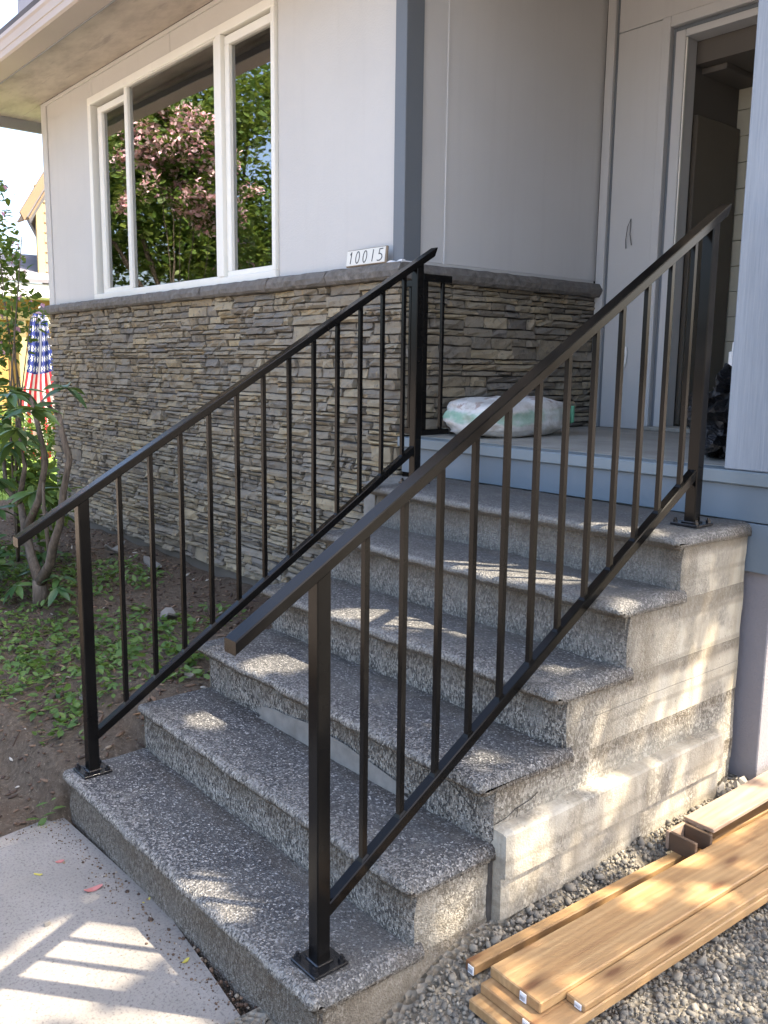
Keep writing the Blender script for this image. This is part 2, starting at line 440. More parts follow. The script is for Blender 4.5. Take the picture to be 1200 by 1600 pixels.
    rad = t.math('SQRT', t.math('ADD', t.math('MULTIPLY', su, su), t.math('MULTIPLY', sv, sv)))
    ang = t.math('ARCTAN2', su, sv)
    lim = t.math('ADD', .26, t.math('MULTIPLY', t.math('COSINE', t.math('MULTIPLY', ang, 5.0)), .11))
    star = t.math('LESS_THAN', rad, lim)
    c = t.mix(can, c, t.mix(star, (.035, .055, .24), (.82, .82, .82)))
    d = t.bsdf(c, .7)
    tl = t.n('ShaderNodeBsdfTranslucent', None, Color=c).outputs[0]
    M['flag'] = t.end(t.n('ShaderNodeMixShader', None, i0=.4, i1=d, i2=tl).outputs[0])
    M['plaque'] = paint('cream_ceramic', (.74, .72, .64), .3, .08, .05, 60, .06)
    M['plaqueedge'] = paint('brown_ceramic_edge', (.30, .23, .15), .6, .3, .2, 90, .15)
    M['digit'] = paint('black_glaze', (.03, .03, .03), .35, .0, .0, 60, .0)
    M['white'] = paint('white_plastic', (.78, .78, .76), .4, .0, .0, 60, .02)
    M['wire'] = paint('dark_wire', (.10, .10, .10), .5, .0, .0, 60, .0)
    M['pebble'] = paint('pale_rubble', (.27, .25, .22), .9, .3, .4, 60, .15)
    return M


M = make_materials()

# ------------------------------------------------------------------ mesh helpers
class MB:
    def __init__(s):
        s.v, s.f, s.m = [], [], []

    def add(s, vs, fs, mi=0):
        o = len(s.v)
        s.v += [tuple(v) for v in vs]
        s.f += [tuple(i + o for i in f) for f in fs]
        s.m += [mi] * len(fs)

    def box(s, x0, x1, y0, y1, z0, z1, b=0.0, mi=0, T=None):
        c = ((x0 + x1) / 2, (y0 + y1) / 2, (z0 + z1) / 2)
        h = (abs(x1 - x0) / 2, abs(y1 - y0) / 2, abs(z1 - z0) / 2)
        if b <= 0:
            vs = [Vector((c[0] + i * h[0], c[1] + j * h[1], c[2] + k * h[2])) for i in (-1, 1) for j in (-1, 1) for k in (-1, 1)]
            fs = [(0, 1, 3, 2), (4, 6, 7, 5), (0, 4, 5, 1), (2, 3, 7, 6), (0, 2, 6, 4), (1, 5, 7, 3)]
        else:
            b = min(b, *(q * .9 for q in h))
            vs, ix = [], {}
            sg = (-1, 1)
            for i in sg:
                for j in sg:
                    for k in sg:
                        for a in range(3):
                            d = [h[q] - (0 if q == a else b) for q in range(3)]
                            ix[(i, j, k, a)] = len(vs)
                            vs.append(Vector((c[0] + i * d[0], c[1] + j * d[1], c[2] + k * d[2])))
            fs = []
            for q in sg:
                fs.append([ix[(q, j, k, 0)] for j, k in ((-1, -1), (1, -1), (1, 1), (-1, 1))])
                fs.append([ix[(i, q, k, 1)] for i, k in ((-1, -1), (1, -1), (1, 1), (-1, 1))])
                fs.append([ix[(i, j, q, 2)] for i, j in ((-1, -1), (1, -1), (1, 1), (-1, 1))])
            for p in sg:
                for q in sg:
                    fs.append([ix[(-1, p, q, 1)], ix[(1, p, q, 1)], ix[(1, p, q, 2)], ix[(-1, p, q, 2)]])
                    fs.append([ix[(p, -1, q, 0)], ix[(p, 1, q, 0)], ix[(p, 1, q, 2)], ix[(p, -1, q, 2)]])
                    fs.append([ix[(p, q, -1, 0)], ix[(p, q, 1, 0)], ix[(p, q, 1, 1)], ix[(p, q, -1, 1)]])
            for i in sg:
                for j in sg:
                    for k in sg:
                        fs.append([ix[(i, j, k, a)] for a in range(3)])
        if T is not None:
            vs = [T @ v for v in vs]
        s.add(vs, fs, mi)
        return s

    def hexa(s, p, mi=0):
        """p: 8 corners, bottom ring then top ring"""
        s.add(p, [(0, 3, 2, 1), (4, 5, 6, 7), (0, 1, 5, 4), (1, 2, 6, 5), (2, 3, 7, 6), (3, 0, 4, 7)], mi)
        return s

    def tube(s, pts, rad, n=6, mi=0):
        pts = [Vector(p) for p in pts]
        if not hasattr(rad, '__len__'):
            rad = [rad] * len(pts)
        vs, fs = [], []
        up = Vector((.13, .21, .97))
        for i, p in enumerate(pts):
            d = (pts[min(i + 1, len(pts) - 1)] - pts[max(i - 1, 0)]).normalized()
            a = d.cross(up)
            if a.length < .05:
                a = d.cross(Vector((1, 0, 0)))
            a.normalize()
            b = d.cross(a)
            for k in range(n):
                t = 2 * math.pi * k / n
                vs.append(p + (a * math.cos(t) + b * math.sin(t)) * rad[i])
        for i in range(len(pts) - 1):
            for k in range(n):
                fs.append((i * n + k, i * n + (k + 1) % n, (i + 1) * n + (k + 1) % n, (i + 1) * n + k))
        fs.append(tuple(range(n - 1, -1, -1)))
        fs.append(tuple(range((len(pts) - 1) * n, len(pts) * n)))
        s.add(vs, fs, mi)
        return s

    def grid(s, fn, nu, nv, mi=0):
        vs = [fn(i / nu, j / nv) for j in range(nv + 1) for i in range(nu + 1)]
        fs = [(j * (nu + 1) + i, j * (nu + 1) + i + 1, (j + 1) * (nu + 1) + i + 1, (j + 1) * (nu + 1) + i) for j in range(nv) for i in range(nu)]
        s.add(vs, fs, mi)
        return s

    def mesh(s, name, mats, smooth=False, off=(0, 0, 0), fix=True):
        me = bpy.data.meshes.new(name)
        ox, oy, oz = off
        me.from_pydata([(v[0] - ox, v[1] - oy, v[2] - oz) for v in s.v], [], s.f)
        for m in (mats if isinstance(mats, (list, tuple)) else [mats]):
            me.materials.append(m)
        me.polygons.foreach_set('material_index', s.m)
        if fix:
            bm = bmesh.new()
            bm.from_mesh(me)
            bmesh.ops.recalc_face_normals(bm, faces=bm.faces)
            bm.to_mesh(me)
            bm.free()
        if smooth:
            me.polygons.foreach_set('use_smooth', [True] * len(me.polygons))
        me.update()
        return me

    def build(s, name, mats, parent=None, smooth=False, origin=None, fix=True):
        """world-space vertices; the object's own origin at `origin` (world) or at its parent's"""
        base = Vector(wloc(parent))
        org = Vector(origin) if origin is not None else base
        o = bpy.data.objects.new(name, s.mesh(name, mats, smooth, org, fix))
        COL.objects.link(o)
        o.parent = parent
        o.location = org - base
        return o


def wloc(o):
    v = Vector((0, 0, 0))
    while o is not None:
        v += Vector(o.location)
        o = o.parent
    return v


def thing(name, label, cat, loc=(0, 0, 0), group=None):
    o = bpy.data.objects.new(name, None)
    COL.objects.link(o)
    o.location = loc
    o.empty_display_size = .1
    return tag(o, label, cat, group)


def tag(o, label=None, cat=None, group=None, kind=None):
    for k, v in (('label', label), ('category', cat), ('group', group), ('kind', kind)):
        if v:
            o[k] = v
    return o


def npmesh(name, verts, faces, mat, smooth=False):
    """verts (N,3), faces (F,k) numpy"""
    me = bpy.data.meshes.new(name)
    nv, nf, k = len(verts), len(faces), faces.shape[1]
    me.vertices.add(nv)
    me.vertices.foreach_set('co', np.asarray(verts, np.float32).ravel())
    me.loops.add(nf * k)
    me.loops.foreach_set('vertex_index', np.asarray(faces, np.int32).ravel())
    me.polygons.add(nf)
    me.polygons.foreach_set('loop_start', np.arange(0, nf * k, k, dtype=np.int32))
    me.polygons.foreach_set('loop_total', np.full(nf, k, np.int32))
    if smooth:
        me.polygons.foreach_set('use_smooth', np.ones(nf, bool))
    me.materials.append(mat)
    me.update(calc_edges=True)
    me.validate()
    return me


def link(name, me, parent=None, loc=(0, 0, 0)):
    o = bpy.data.objects.new(name, me)
    COL.objects.link(o)
    o.parent = parent
    o.location = loc
    return o


def rotmats(n, tilt=1.0, yaw=None):
    """random rotations: yaw about z, tilt up to `tilt` rad"""
    a = rng.uniform(0, 2 * np.pi, n) if yaw is None else yaw
    b = rng.normal(0, tilt * .6, n)
    c = rng.normal(0, tilt * .6, n)
    ca, sa, cb, sb, cc, s_c = np.cos(a), np.sin(a), np.cos(b), np.sin(b), np.cos(c), np.sin(c)
    Z = np.zeros(n)
    O = np.ones(n)
    Rz = np.stack([np.stack([ca, -sa, Z], 1), np.stack([sa, ca, Z], 1), np.stack([Z, Z, O], 1)], 1)
    Rx = np.stack([np.stack([O, Z, Z], 1), np.stack([Z, cb, -sb], 1), np.stack([Z, sb, cb], 1)], 1)
    Ry = np.stack([np.stack([cc, Z, s_c], 1), np.stack([Z, O, Z], 1), np.stack([-s_c, Z, cc], 1)], 1)
    return Rz @ Rx @ Ry


def scatter(name, bv, bf, P, Rm, S, mat, parent=None, smooth=False, jitter=0.0, origin=(0, 0, 0)):
    bv = np.asarray(bv, float)
    bf = np.asarray(bf, int)
    n = len(P)
    S = np.asarray(S, float)
    if S.ndim == 1:
        S = np.repeat(S[:, None], 3, 1)
    loc = bv[None] * S[:, None, :]
    if jitter:
        loc = loc * rng.uniform(1 - jitter, 1 + jitter, (n, len(bv), 1))
    V = np.einsum('nij,nkj->nki', Rm, loc) + np.asarray(P)[:, None, :] - np.asarray(origin)[None, None, :]
    F = (bf[None] + (np.arange(n) * len(bv))[:, None, None]).reshape(-1, bf.shape[1])
    return link(name, npmesh(name, V.reshape(-1, 3), F, mat, smooth), parent)


LEAF_V = [(0, 0, 0), (.32, .26, .07), (.70, .20, .05), (1, 0, -.05), (.70, -.20, .05), (.32, -.26, .07), (.5, 0, -.02)]
LEAF_F = [(0, 6, 1), (1, 6, 2), (2, 6, 3), (3, 6, 4), (4, 6, 5), (5, 6, 0)]
QLEAF_V = [(0, 0, 0), (.5, .30, .06), (1, 0, -.03), (.5, -.30, .06)]
QLEAF_F = [(0, 1, 2, 3)]
phi = (1 + 5 ** .5) / 2
ICO_V = np.array([(-1, phi, 0), (1, phi, 0), (-1, -phi, 0), (1, -phi, 0), (0, -1, phi), (0, 1, phi), (0, -1, -phi), (0, 1, -phi), (phi, 0, -1), (phi, 0, 1), (-phi, 0, -1), (-phi, 0, 1)]) / 1.902
ICO_F = [(0, 11, 5), (0, 5, 1), (0, 1, 7), (0, 7, 10), (0, 10, 11), (1, 5, 9), (5, 11, 4), (11, 10, 2), (10, 7, 6), (7, 1, 8), (3, 9, 4), (3, 4, 2), (3, 2, 6), (3, 6, 8), (3, 8, 9), (4, 9, 5), (2, 4, 11), (6, 2, 10), (8, 6, 7), (9, 8, 1)]


def fbm(x, y, z=0.0, s=1.0):
    return noise.fractal(Vector((x * s, y * s, z * s)), 1.0, 2.0, 4)


def sstep(a, b, x):
    t = min(1, max(0, (x - a) / (b - a)))
    return t * t * (3 - 2 * t)


# ------------------------------------------------------------------ ground
def TZ_(y):
    return .16 if y < 1.385 else (.335 if y < 1.665 else .5)


def soil_z(x, y):
    near = -.01 + .16 * sstep(.98, 1.12, y) + .175 * sstep(1.15, 1.62, y)
    far = .03 + .21 * sstep(.5, 2.4, y)
    k = sstep(-3.1, -4.6, x) if x > -4.6 else 1.0
    z = near * (1 - k) + far * k
    z -= .10 * sstep(2.0, 2.8, y) * (1 - k)
    z += (.03 * fbm(x, y, 0, 1.6) + .012 * fbm(x, y, 5, 6)) * sstep(-2.98, -3.25, x)
    if y < 1.09:
        z = min(z, -.02 + .2 * sstep(-2.985, -3.06, x))
    z = min(z, TZ_(y) + .2 * max(0, -3.02 - x))
    return z


def gravel_z(x, y):
    return .008 + .062 * sstep(1.18, 1.48, y) + .065 * sstep(-1.36, -1.45, x) * sstep(1.28, 1.62, y) + .03 * sstep(1.5, 2.6, y) * sstep(-1.36, -1.45, x) + .008 * fbm(x, y, 2, 2.0)


g = MB().grid(lambda u, v: (-120 + 240 * u, -120 + 240 * v, -.12), 8, 8).build('ground', M['dry'])
tag(g, kind='structure')
g = MB().grid(lambda u, v: (-9.2 + 6.25 * u, -.6 + 3.6 * v, soil_z(-9.2 + 6.25 * u, -.6 + 3.6 * v)), 250, 180).build('garden_soil', M['soil'], smooth=True)
tag(g, kind='structure')
g = MB().grid(lambda u, v: (-60 + 51.2 * u, 1.6 + 30 * v, .06 + .02 * fbm(u * 50, v * 50)), 60, 60).build('lawn', M['lawn'], smooth=True)
tag(g, kind='structure')
g = MB().grid(lambda u, v: (-1.74 + 9 * u, -3 + 13 * v, gravel_z(-1.74 + 9 * u, -3 + 13 * v)), 160, 160).build('gravel_bed', M['bed'], smooth=True)
tag(g, kind='structure')
# concrete walk, its back edge leaves a gap of earth before the first step
w = MB()
wp = [(-3.035, 1.052), (-2.6, 1.070), (-2.27, 1.082), (-1.95, 1.05), (-1.70, 1.02), (-1.70, -3.0), (-3.0, -3.0), (-3.0, .83)]
w.add([(x, y, 0.0) for x, y in wp] + [(x, y, -.11) for x, y in wp],
      [tuple(range(8)), tuple(range(15, 7, -1))] + [(i, (i + 1) % 8, (i + 1) % 8 + 8, i + 8) for i in range(8)])
tag(w.build('concrete_path', M['walk']), kind='structure')
gp = MB().grid(lambda u, v: (-3.05 + 1.9 * u, .95 + .22 * v, -.045 + .012 * fbm(u * 9, v * 3, 1, 3)), 60, 6).build('soil_strip', M['soil'], smooth=True)
tag(gp, kind='structure')

# ------------------------------------------------------------------ house
house = thing('house', 'grey single-storey house with stone veneer, white window and recessed porch', 'house', (-4.7, 2.93, 0))
YW = 2.93


def hb(name, mat, *boxes, b=.003, parent=house):
    m = MB()
    for q in boxes:
        m.box(*q, b=b)
    return m.build(name, mat, parent)


# painted panels of the front wall (thin seams between them)
for q in ((-7.93, -7.035, YW, YW + .1, 2.102, 3.77), (-6.978, -5.699, YW, YW + .1, 3.612, 3.77), (-5.693, -4.432, YW, YW + .1, 3.612, 3.77),
          (-4.426, -3.396, YW, YW + .1, 2.104, 3.77)):
    hb('wall_panel', M['wall'], q, b=.002)
hb('wall_panel', M['wall'], (-7.032, -6.982, YW, YW + .1, 3.612, 3.77), b=.002)
hb('corner_trim', M['wall'], (-8.045, -7.934, YW - .012, YW + .1, 2.10, 3.77))
hb('soffit_trim', M['wall'], (-8.04, -3.40, YW - .014, YW - .001, 3.74, 3.768))
hb('corner_pilaster', M['trimblue'], (-3.392, -3.312, 2.900, 3.012, 2.104, 3.77))
hb('side_wall', M['wall'], (-8.04, -7.92, YW + .11, 9.6, .3, 3.77), (-8.04, -1.41, 9.48, 9.6, .3, 3.77))
hb('foundation_strip', M['soilcrete'], (-8.04, -3.32, YW - .02, YW + .3, -.1, .285))

# window
win = MB()
X0, X1, Z0, Z1 = -7.03, -4.43, 2.100, 3.608
win.box(X0, X1, 2.905, 3.0, Z0, Z0 + .045, .004).box(X0, X1, 2.905, 3.0, Z1 - .055, Z1, .004)
win.box(X0, X0 + .055, 2.905, 3.0, Z0 + .045, Z1 - .055, .004).box(X1 - .035, X1, 2.905, 3.0, Z0 + .045, Z1 - .055, .004)
wobj = bpy.data.objects.new('window', win.mesh('window', M['vinyl'], False, (-5.73, 2.93, 2.1)))
COL.objects.link(wobj)
wobj.parent = house
wobj.location = Vector((-5.73, 2.93, 2.1)) - wloc(house)


def sash(x0, x1, z0, z1, fw_, y0):
    m = MB()
    m.box(x0 - fw_[0], x1 + fw_[1], y0, y0 + .045, z0 - fw_[2], z0, .004).box(x0 - fw_[0], x1 + fw_[1], y0, y0 + .045, z1, z1 + fw_[3], .004)
    m.box(x0 - fw_[0], x0, y0, y0 + .045, z0, z1, .004).box(x1, x1 + fw_[1], y0, y0 + .045, z0, z1, .004)
    m.build('sash', M['vinyl'], wobj)
    MB().box(x0 - .01, x1 + .01, y0 + .024, y0 + .028, z0 - .01, z1 + .01).build('pane', M['glass'], wobj)


sash(-6.838, -6.425, 2.185, 3.478, (.07, .03, .045, .045), 2.935)
sash(-6.345, -5.112, 2.155, 3.548, (.048, .05, .012, .006), 2.915)
sash(-4.952, -4.468, 2.180, 3.490, (.05, .004, .036, .05), 2.928)
MB().box(-5.062, -5.004, 2.90, 2.99, 2.146, 3.552, .004).build('mullion', M['vinyl'], wobj)

# stone veneer ----------------------------------------------------
stonewall = MB().box(-8.0, -3.335, 2.905, 3.05, .28, 2.03).box(-3.45, -3.335, 3.05, 4.42, 1.0, 2.03).build('stone_wall', M['mortar'], house)


def stone_mb(s0, s1, z0, z1, dep, mapf, seed):
    """one split-face ledge stone: irregular front grid, sides back to the wall"""
    L, H = s1 - s0, z1 - z0
    nx = 2 if L < .1 else (3 if L < .22 else 5)
    nz = 2
    tilt_s, tilt_z = random.uniform(-.012, .012), random.uniform(-.010, .010)
    rows = []
    for j in range(nz + 1):
        row = []
        for i in range(nx + 1):
            u, w_ = i / nx, j / nz
            s = s0 + L * u
            z = z0 + H * w_
            ed = (i in (0, nx)) or (j in (0, nz))
            if i == 0:
                s += random.uniform(0, min(.007, L * .12))
            if i == nx:
                s -= random.uniform(0, min(.007, L * .12))
            if j == 0:
                z += random.uniform(0, min(.006, H * .16))
            if j == nz:
                z -= random.uniform(0, min(.006, H * .16))
            if 0 < i < nx:
                s += random.uniform(-.25, .25) * L / nx
            d = dep + tilt_s * (u - .5) * 2 + tilt_z * (w_ - .5) * 2 + random.uniform(-.007, .007) - (.006 if ed else 0)
            row.append((s, max(.004, d), z))
        rows.append(row)
    vs, fs = [], []
    for row in rows:
        vs += row
    W = nx + 1
    for j in range(nz):
        for i in range(nx):
            fs.append((j * W + i, j * W + i + 1, (j + 1) * W + i + 1, (j + 1) * W + i))
    rim = [i for i in range(W)] + [j * W + nx for j in range(1, nz + 1)] + [nz * W + i for i in range(nx - 1, -1, -1)] + [j * W for j in range(nz - 1, 0, -1)]
    o = len(vs)
    vs += [(vs[i][0], -.02, vs[i][2]) for i in rim]
    n = len(rim)
    for k in range(n):
        fs.append((rim[k], o + k, o + (k + 1) % n, rim[(k + 1) % n]))
    return [mapf(*v) for v in vs], fs


def ledge_layout(s0, s1, z0, z1):
    """ledgestone panels: bands split into stones, some stones two courses high"""
    out = []
    z = z0
    while z < z1 - .02:
        h = min(random.uniform(.068, .115), z1 - z)
        if z1 - z - h < .04:
            h = z1 - z
        s = s0 - random.uniform(0, .12)
        while s < s1:
            L = random.uniform(.16, .55)
            e = min(s + L, s1)
            if s1 - e < .07:
                e = s1
            a = max(s, s0)
            if e - a > .03:
                k = random.random()
                if k < .10 and e - a < .30:
                    cuts = [0, 1]
                elif k < .48:
                    c = random.uniform(.36, .64)
                    cuts = [0, c, 1]
                else:
                    c = random.uniform(.24, .40)
                    d = random.uniform(.60, .76)
                    cuts = [0, c, d, 1]
                for c0, c1 in zip(cuts[:-1], cuts[1:]):
                    q = a
                    while q < e - .001:
                        l2 = random.uniform(.07, .30)
                        q2 = min(q + l2, e)
                        if e - q2 < .05:
                            q2 = e
                        out.append((q, q2, z + h * c0, z + h * c1))
                        q = q2
            s = e
        z += h
    return out


fmap = lambda s, d, z: (s, 2.905 - d, z)
amap = lambda s, d, z: (-3.335 + d, s, z)
allst = [(q, fmap) for q in ledge_layout(-8.0, -3.318, .285, 2.022)] + [(q, amap) for q in ledge_layout(2.925, 4.415, 1.27, 2.022)]
campos = Vector((0, 0, 1.6))


def shown(q, mf):
    c = Vector(mf((q[0] + q[1]) / 2, .03, (q[2] + q[3]) / 2))
    if mf is fmap and c.x > -3.9 and c.z < .55 + (c.x + 3.9) * .8:
        return 0
    d = c - campos
    nrm = Vector((0, -1, 0)) if mf is fmap else Vector((1, 0, 0))
    return (q[1] - q[0]) * (q[3] - q[2]) * abs(nrm.dot(d)) / d.length ** 3


allst.sort(key=lambda t: -shown(*t))
rest = MB()
for i, (q, mf) in enumerate(allst):
    gap = .0016
    qq = (q[0] + gap, q[1] - gap, q[2] + gap * .8, q[3] - gap * .8)
    dep = random.choice((.014, .020, .026, .032)) + random.uniform(-.004, .004)
    vs, fs = stone_mb(*qq, dep, mf, i)
    if i < 298:
        m = MB()
        m.add(vs, fs)
        cen = Vector(mf((q[0] + q[1]) / 2, 0, (q[2] + q[3]) / 2))
        m.build('stone', M['stone'], stonewall, origin=cen)
    else:
        rest.add(vs, fs)
tag(rest.build('stonework', M['stone'], stonewall), kind='stuff')


# cap stones with rock-faced front
def cap_piece(a, b, mapf, end=False):
    n = max(2, int((b - a) / .05))
    vs, fs = [], []
    prof = [(-.03, 2.020), (.052, 2.022), (.068, 2.036), (.073, 2.062), (.064, 2.085), (.050, 2.097), (-.06, 2.099)]
    for i in range(n + 1):
        s = a + (b - a) * i / n
        for k, (d, z) in enumerate(prof):
            j = .0055 if 0 < k < 6 else 0
            vs.append(mapf(s, d + random.uniform(-j, j * .6), z + random.uniform(-j, j) * .4))
    P = len(prof)
    for i in range(n):
        for k in range(P - 1):
            fs.append((i * P + k, i * P + k + 1, (i + 1) * P + k + 1, (i + 1) * P + k))
    fs.append(tuple(range(P)))
    fs.append(tuple(range(n * P + P - 1, n * P - 1, -1)))
    m = MB()
    m.add(vs, fs)
    m.build('cap_stone', M['cap'], house)


s = -8.09
for e in (-7.62, -6.75, -6.0, -5.2, -4.42, -3.86, -3.262):
    cap_piece(s + .002, e - .002, fmap)
    s = e
s = 2.845
for e in (3.35, 3.86, 4.40):
    cap_piece(s + .002, e - .002, amap)
    s = e
m = MB()
for i in range(9):
    m.box(-3.40 + i * .012, -3.385 + i * .012, 2.868, 2.896 , 2.098, 2.107 + .004 * math.sin(i), .003)
m.box(-3.31, -3.295, 2.88, 2.96, 2.098, 2.107, .003)
m.build('caulk_bead', M['caulk'], house)

# alcove side wall: plain panel, batten, panel
hb('alcove_panel', M['alcove'], (-3.45, -3.333, 3.014, 3.180, 2.118, 3.77), b=.001)
hb('alcove_panel', M['alcove'], (-3.45, -3.333, 3.196, 4.418, 2.118, 3.77), b=.001)
hb('alcove_batten', M['alcove'], (-3.42, -3.327, 3.181, 3.195, 2.112, 3.77), b=.003)
hb('wall_flashing', M['wall'], (-3.42, -3.322, 3.013, 4.39, 2.100, 2.115), b=.001)
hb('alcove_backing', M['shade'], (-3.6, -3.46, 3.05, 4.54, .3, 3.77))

# porch floor, nosing, fascia
fl = MB().box(-3.335, -1.6, 2.99, 4.46, 1.05, 1.268).build('porch_floor', M['porch'], house)
hb('porch_nosing', M['nosing'], (-3.322, -1.412, 2.884, 2.989, 1.219, 1.266), b=.004)
hb('fascia_board', M['fascia'], (-3.305, -1.412, 2.902, 2.99, 1.094, 1.217), b=.002)
hb('skirt_board', M['fascia'], (-1.53, -1.412, 2.900, 2.99, .922, 1.090), b=.002)
hb('foundation_wall', M['founda'], (-3.2, -1.412, 2.93, 3.2, -.1, .919), (-1.52, -1.412, 3.2, 9.6, -.1, .919), b=.004)
hb('skirt_board', M['fascia'], (-1.50, -1.408, 2.992, 9.6, .922, 1.26), b=.002)
hb('corner_column', M['column'], (-1.600, -1.405, 2.898, 3.05, 1.268, 3.77), b=.004)
hb('right_wall', M['lavender'], (-1.598, -1.412, 3.052, 9.6, 1.268, 3.77))

# entry wall with door frame
YB = 4.42
hb('entry_panel', M['entry'], (-3.25, -2.962, YB, YB + .1, 1.27, 3.452), b=.002)
hb('entry_panel', M['entry'], (-3.25, -1.602, YB - .002, YB + .1, 3.455, 3.77), b=.002)
hb('entry_trim', M['entry'], (-3.318, -3.264, YB - .022, YB + .1, 1.27, 3.768))
hb('entry_trim', M['trimblue'], (-3.263, -3.251, YB - .004, YB + .1, 1.27, 3.768))
hb('door_casing', M['entry'], (-2.961, -2.912, YB - .02, YB + .1, 1.275, 3.452), (-2.911, -1.602, YB - .02, YB + .1, 3.398, 3.452))
hb('door_reveal', M['trimblue'], (-2.911, -2.890, YB + .012, YB + .1, 1.275, 3.396), (-2.889, -1.602, YB + .012, YB + .1, 3.374, 3.396))
hb('door_jamb', M['entry'], (-2.889, -2.832, YB + .002, YB + .12, 1.29, 3.372), (-2.831, -1.602, YB + .002, YB + .12, 3.335, 3.372))
hb('door_stop', M['vinyl'], (-2.831, -2.824, YB + .010, YB + .022, 1.29, 3.333), b=.001)
hb('threshold', M['porch'], (-2.95, -1.602, YB - .03, YB + .16, 1.269, 1.292))
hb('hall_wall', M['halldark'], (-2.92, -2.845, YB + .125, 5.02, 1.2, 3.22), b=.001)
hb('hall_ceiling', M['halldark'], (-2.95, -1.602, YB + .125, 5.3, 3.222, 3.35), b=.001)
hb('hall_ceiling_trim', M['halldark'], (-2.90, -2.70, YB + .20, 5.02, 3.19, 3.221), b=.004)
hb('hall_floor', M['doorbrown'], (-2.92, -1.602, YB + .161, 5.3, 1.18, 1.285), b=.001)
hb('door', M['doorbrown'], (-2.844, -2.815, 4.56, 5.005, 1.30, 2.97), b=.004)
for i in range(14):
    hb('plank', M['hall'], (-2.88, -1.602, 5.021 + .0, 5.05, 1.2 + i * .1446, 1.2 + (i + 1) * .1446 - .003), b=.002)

# soffit, eaves, roof
hb('soffit', M['soffit'], (-8.62, -3.0, 2.44, 2.918, 3.77, 3.80), (-8.62, -8.05, 2.92, 9.6, 3.77, 3.80), (-3.0, -1.12, 2.44, 4.5, 3.77, 3.80), b=.001)
hb('soffit_strip', M['soffit'], (-8.6, -1.12, 2.405, 2.438, 3.745, 3.80), b=.002)
hb('eave_board', M['lavender'], (-8.66, -8.622, 2.41, 9.6, 3.68, 3.83), b=.003)
gm = MB()
gp_ = [(2.392, 3.705), (2.245, 3.705), (2.232, 3.715), (2.228, 3.752), (2.222, 3.756), (2.222, 3.762), (2.216, 3.80), (2.206, 3.815), (2.206, 3.84), (2.222, 3.84), (2.222, 3.825), (2.392, 3.83)]
n_ = len(gp_)
gm.add([(-8.7, y, z) for y, z in gp_] + [(-1.1, y, z) for y, z in gp_], [(i, (i + 1) % n_, (i + 1) % n_ + n_, i + n_) for i in range(n_)] + [tuple(range(n_)), tuple(range(2 * n_ - 1, n_ - 1, -1))])
gm.build('gutter', M['gutter'], house)
hb('fascia_trim', M['lavender'], (-8.6, -1.12, 2.394, 2.404, 3.70, 3.83), b=.001)
rf = MB()
for sgn in (0, 1):
    y0, y1 = (2.23, 6.0) if not sgn else (9.9, 6.0)
    rf.hexa([(-8.72, y0, 3.85), (-1.10, y0, 3.85), (-1.10, y1, 5.05), (-8.72, y1, 5.05),
             (-8.72, y0, 3.90), (-1.10, y0, 3.90), (-1.10, y1, 5.10), (-8.72, y1, 5.10)])
rf.add([(-8.6, 2.5, 3.83), (-8.6, 9.6, 3.83), (-8.6, 6.0, 5.02)], [(0, 1, 2)])
rf.add([(-1.2, 2.5, 3.83), (-1.2, 9.6, 3.83), (-1.2, 6.0, 5.02)], [(0, 1, 2)])
roof = rf.build('roof', M['roof'], house)
MB().hexa([(-8.45, 2.9, 4.0), (-7.87, 2.9, 4.0), (-7.87, 3.4, 4.0), (-8.45, 3.4, 4.0), (-8.38, 2.9, 5.7), (-7.90, 2.9, 5.7), (-7.90, 3.4, 5.7), (-8.38, 3.4, 5.7)]).build('chimney', M['pink_grey'], roof)
# closed dark room behind the window
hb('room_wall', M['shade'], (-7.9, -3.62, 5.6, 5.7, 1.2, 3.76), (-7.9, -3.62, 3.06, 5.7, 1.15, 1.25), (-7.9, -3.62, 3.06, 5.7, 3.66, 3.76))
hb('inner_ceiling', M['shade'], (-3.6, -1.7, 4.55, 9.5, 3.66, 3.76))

# ------------------------------------------------------------------ stairs
stairs = thing('concrete_stairs', 'six exposed aggregate concrete steps with worn rounded edges and plain side wall', 'stairs', (-2.25, 1.08, 0))
XL, XR = -3.018, -1.481
NY = [1.054, 1.342, 1.592, 1.873, 2.159, 2.434]
TZ = [.175, .351, .539, .721, .917, 1.091]
FY = [1.085, 1.372, 1.652, 1.941, 2.215, 2.485]


def zone_attr(me, zones):
    a = me.color_attributes.new('zone', 'FLOAT_COLOR', 'POINT')
    a.data.foreach_set('color', [c for z in zones for c in z])


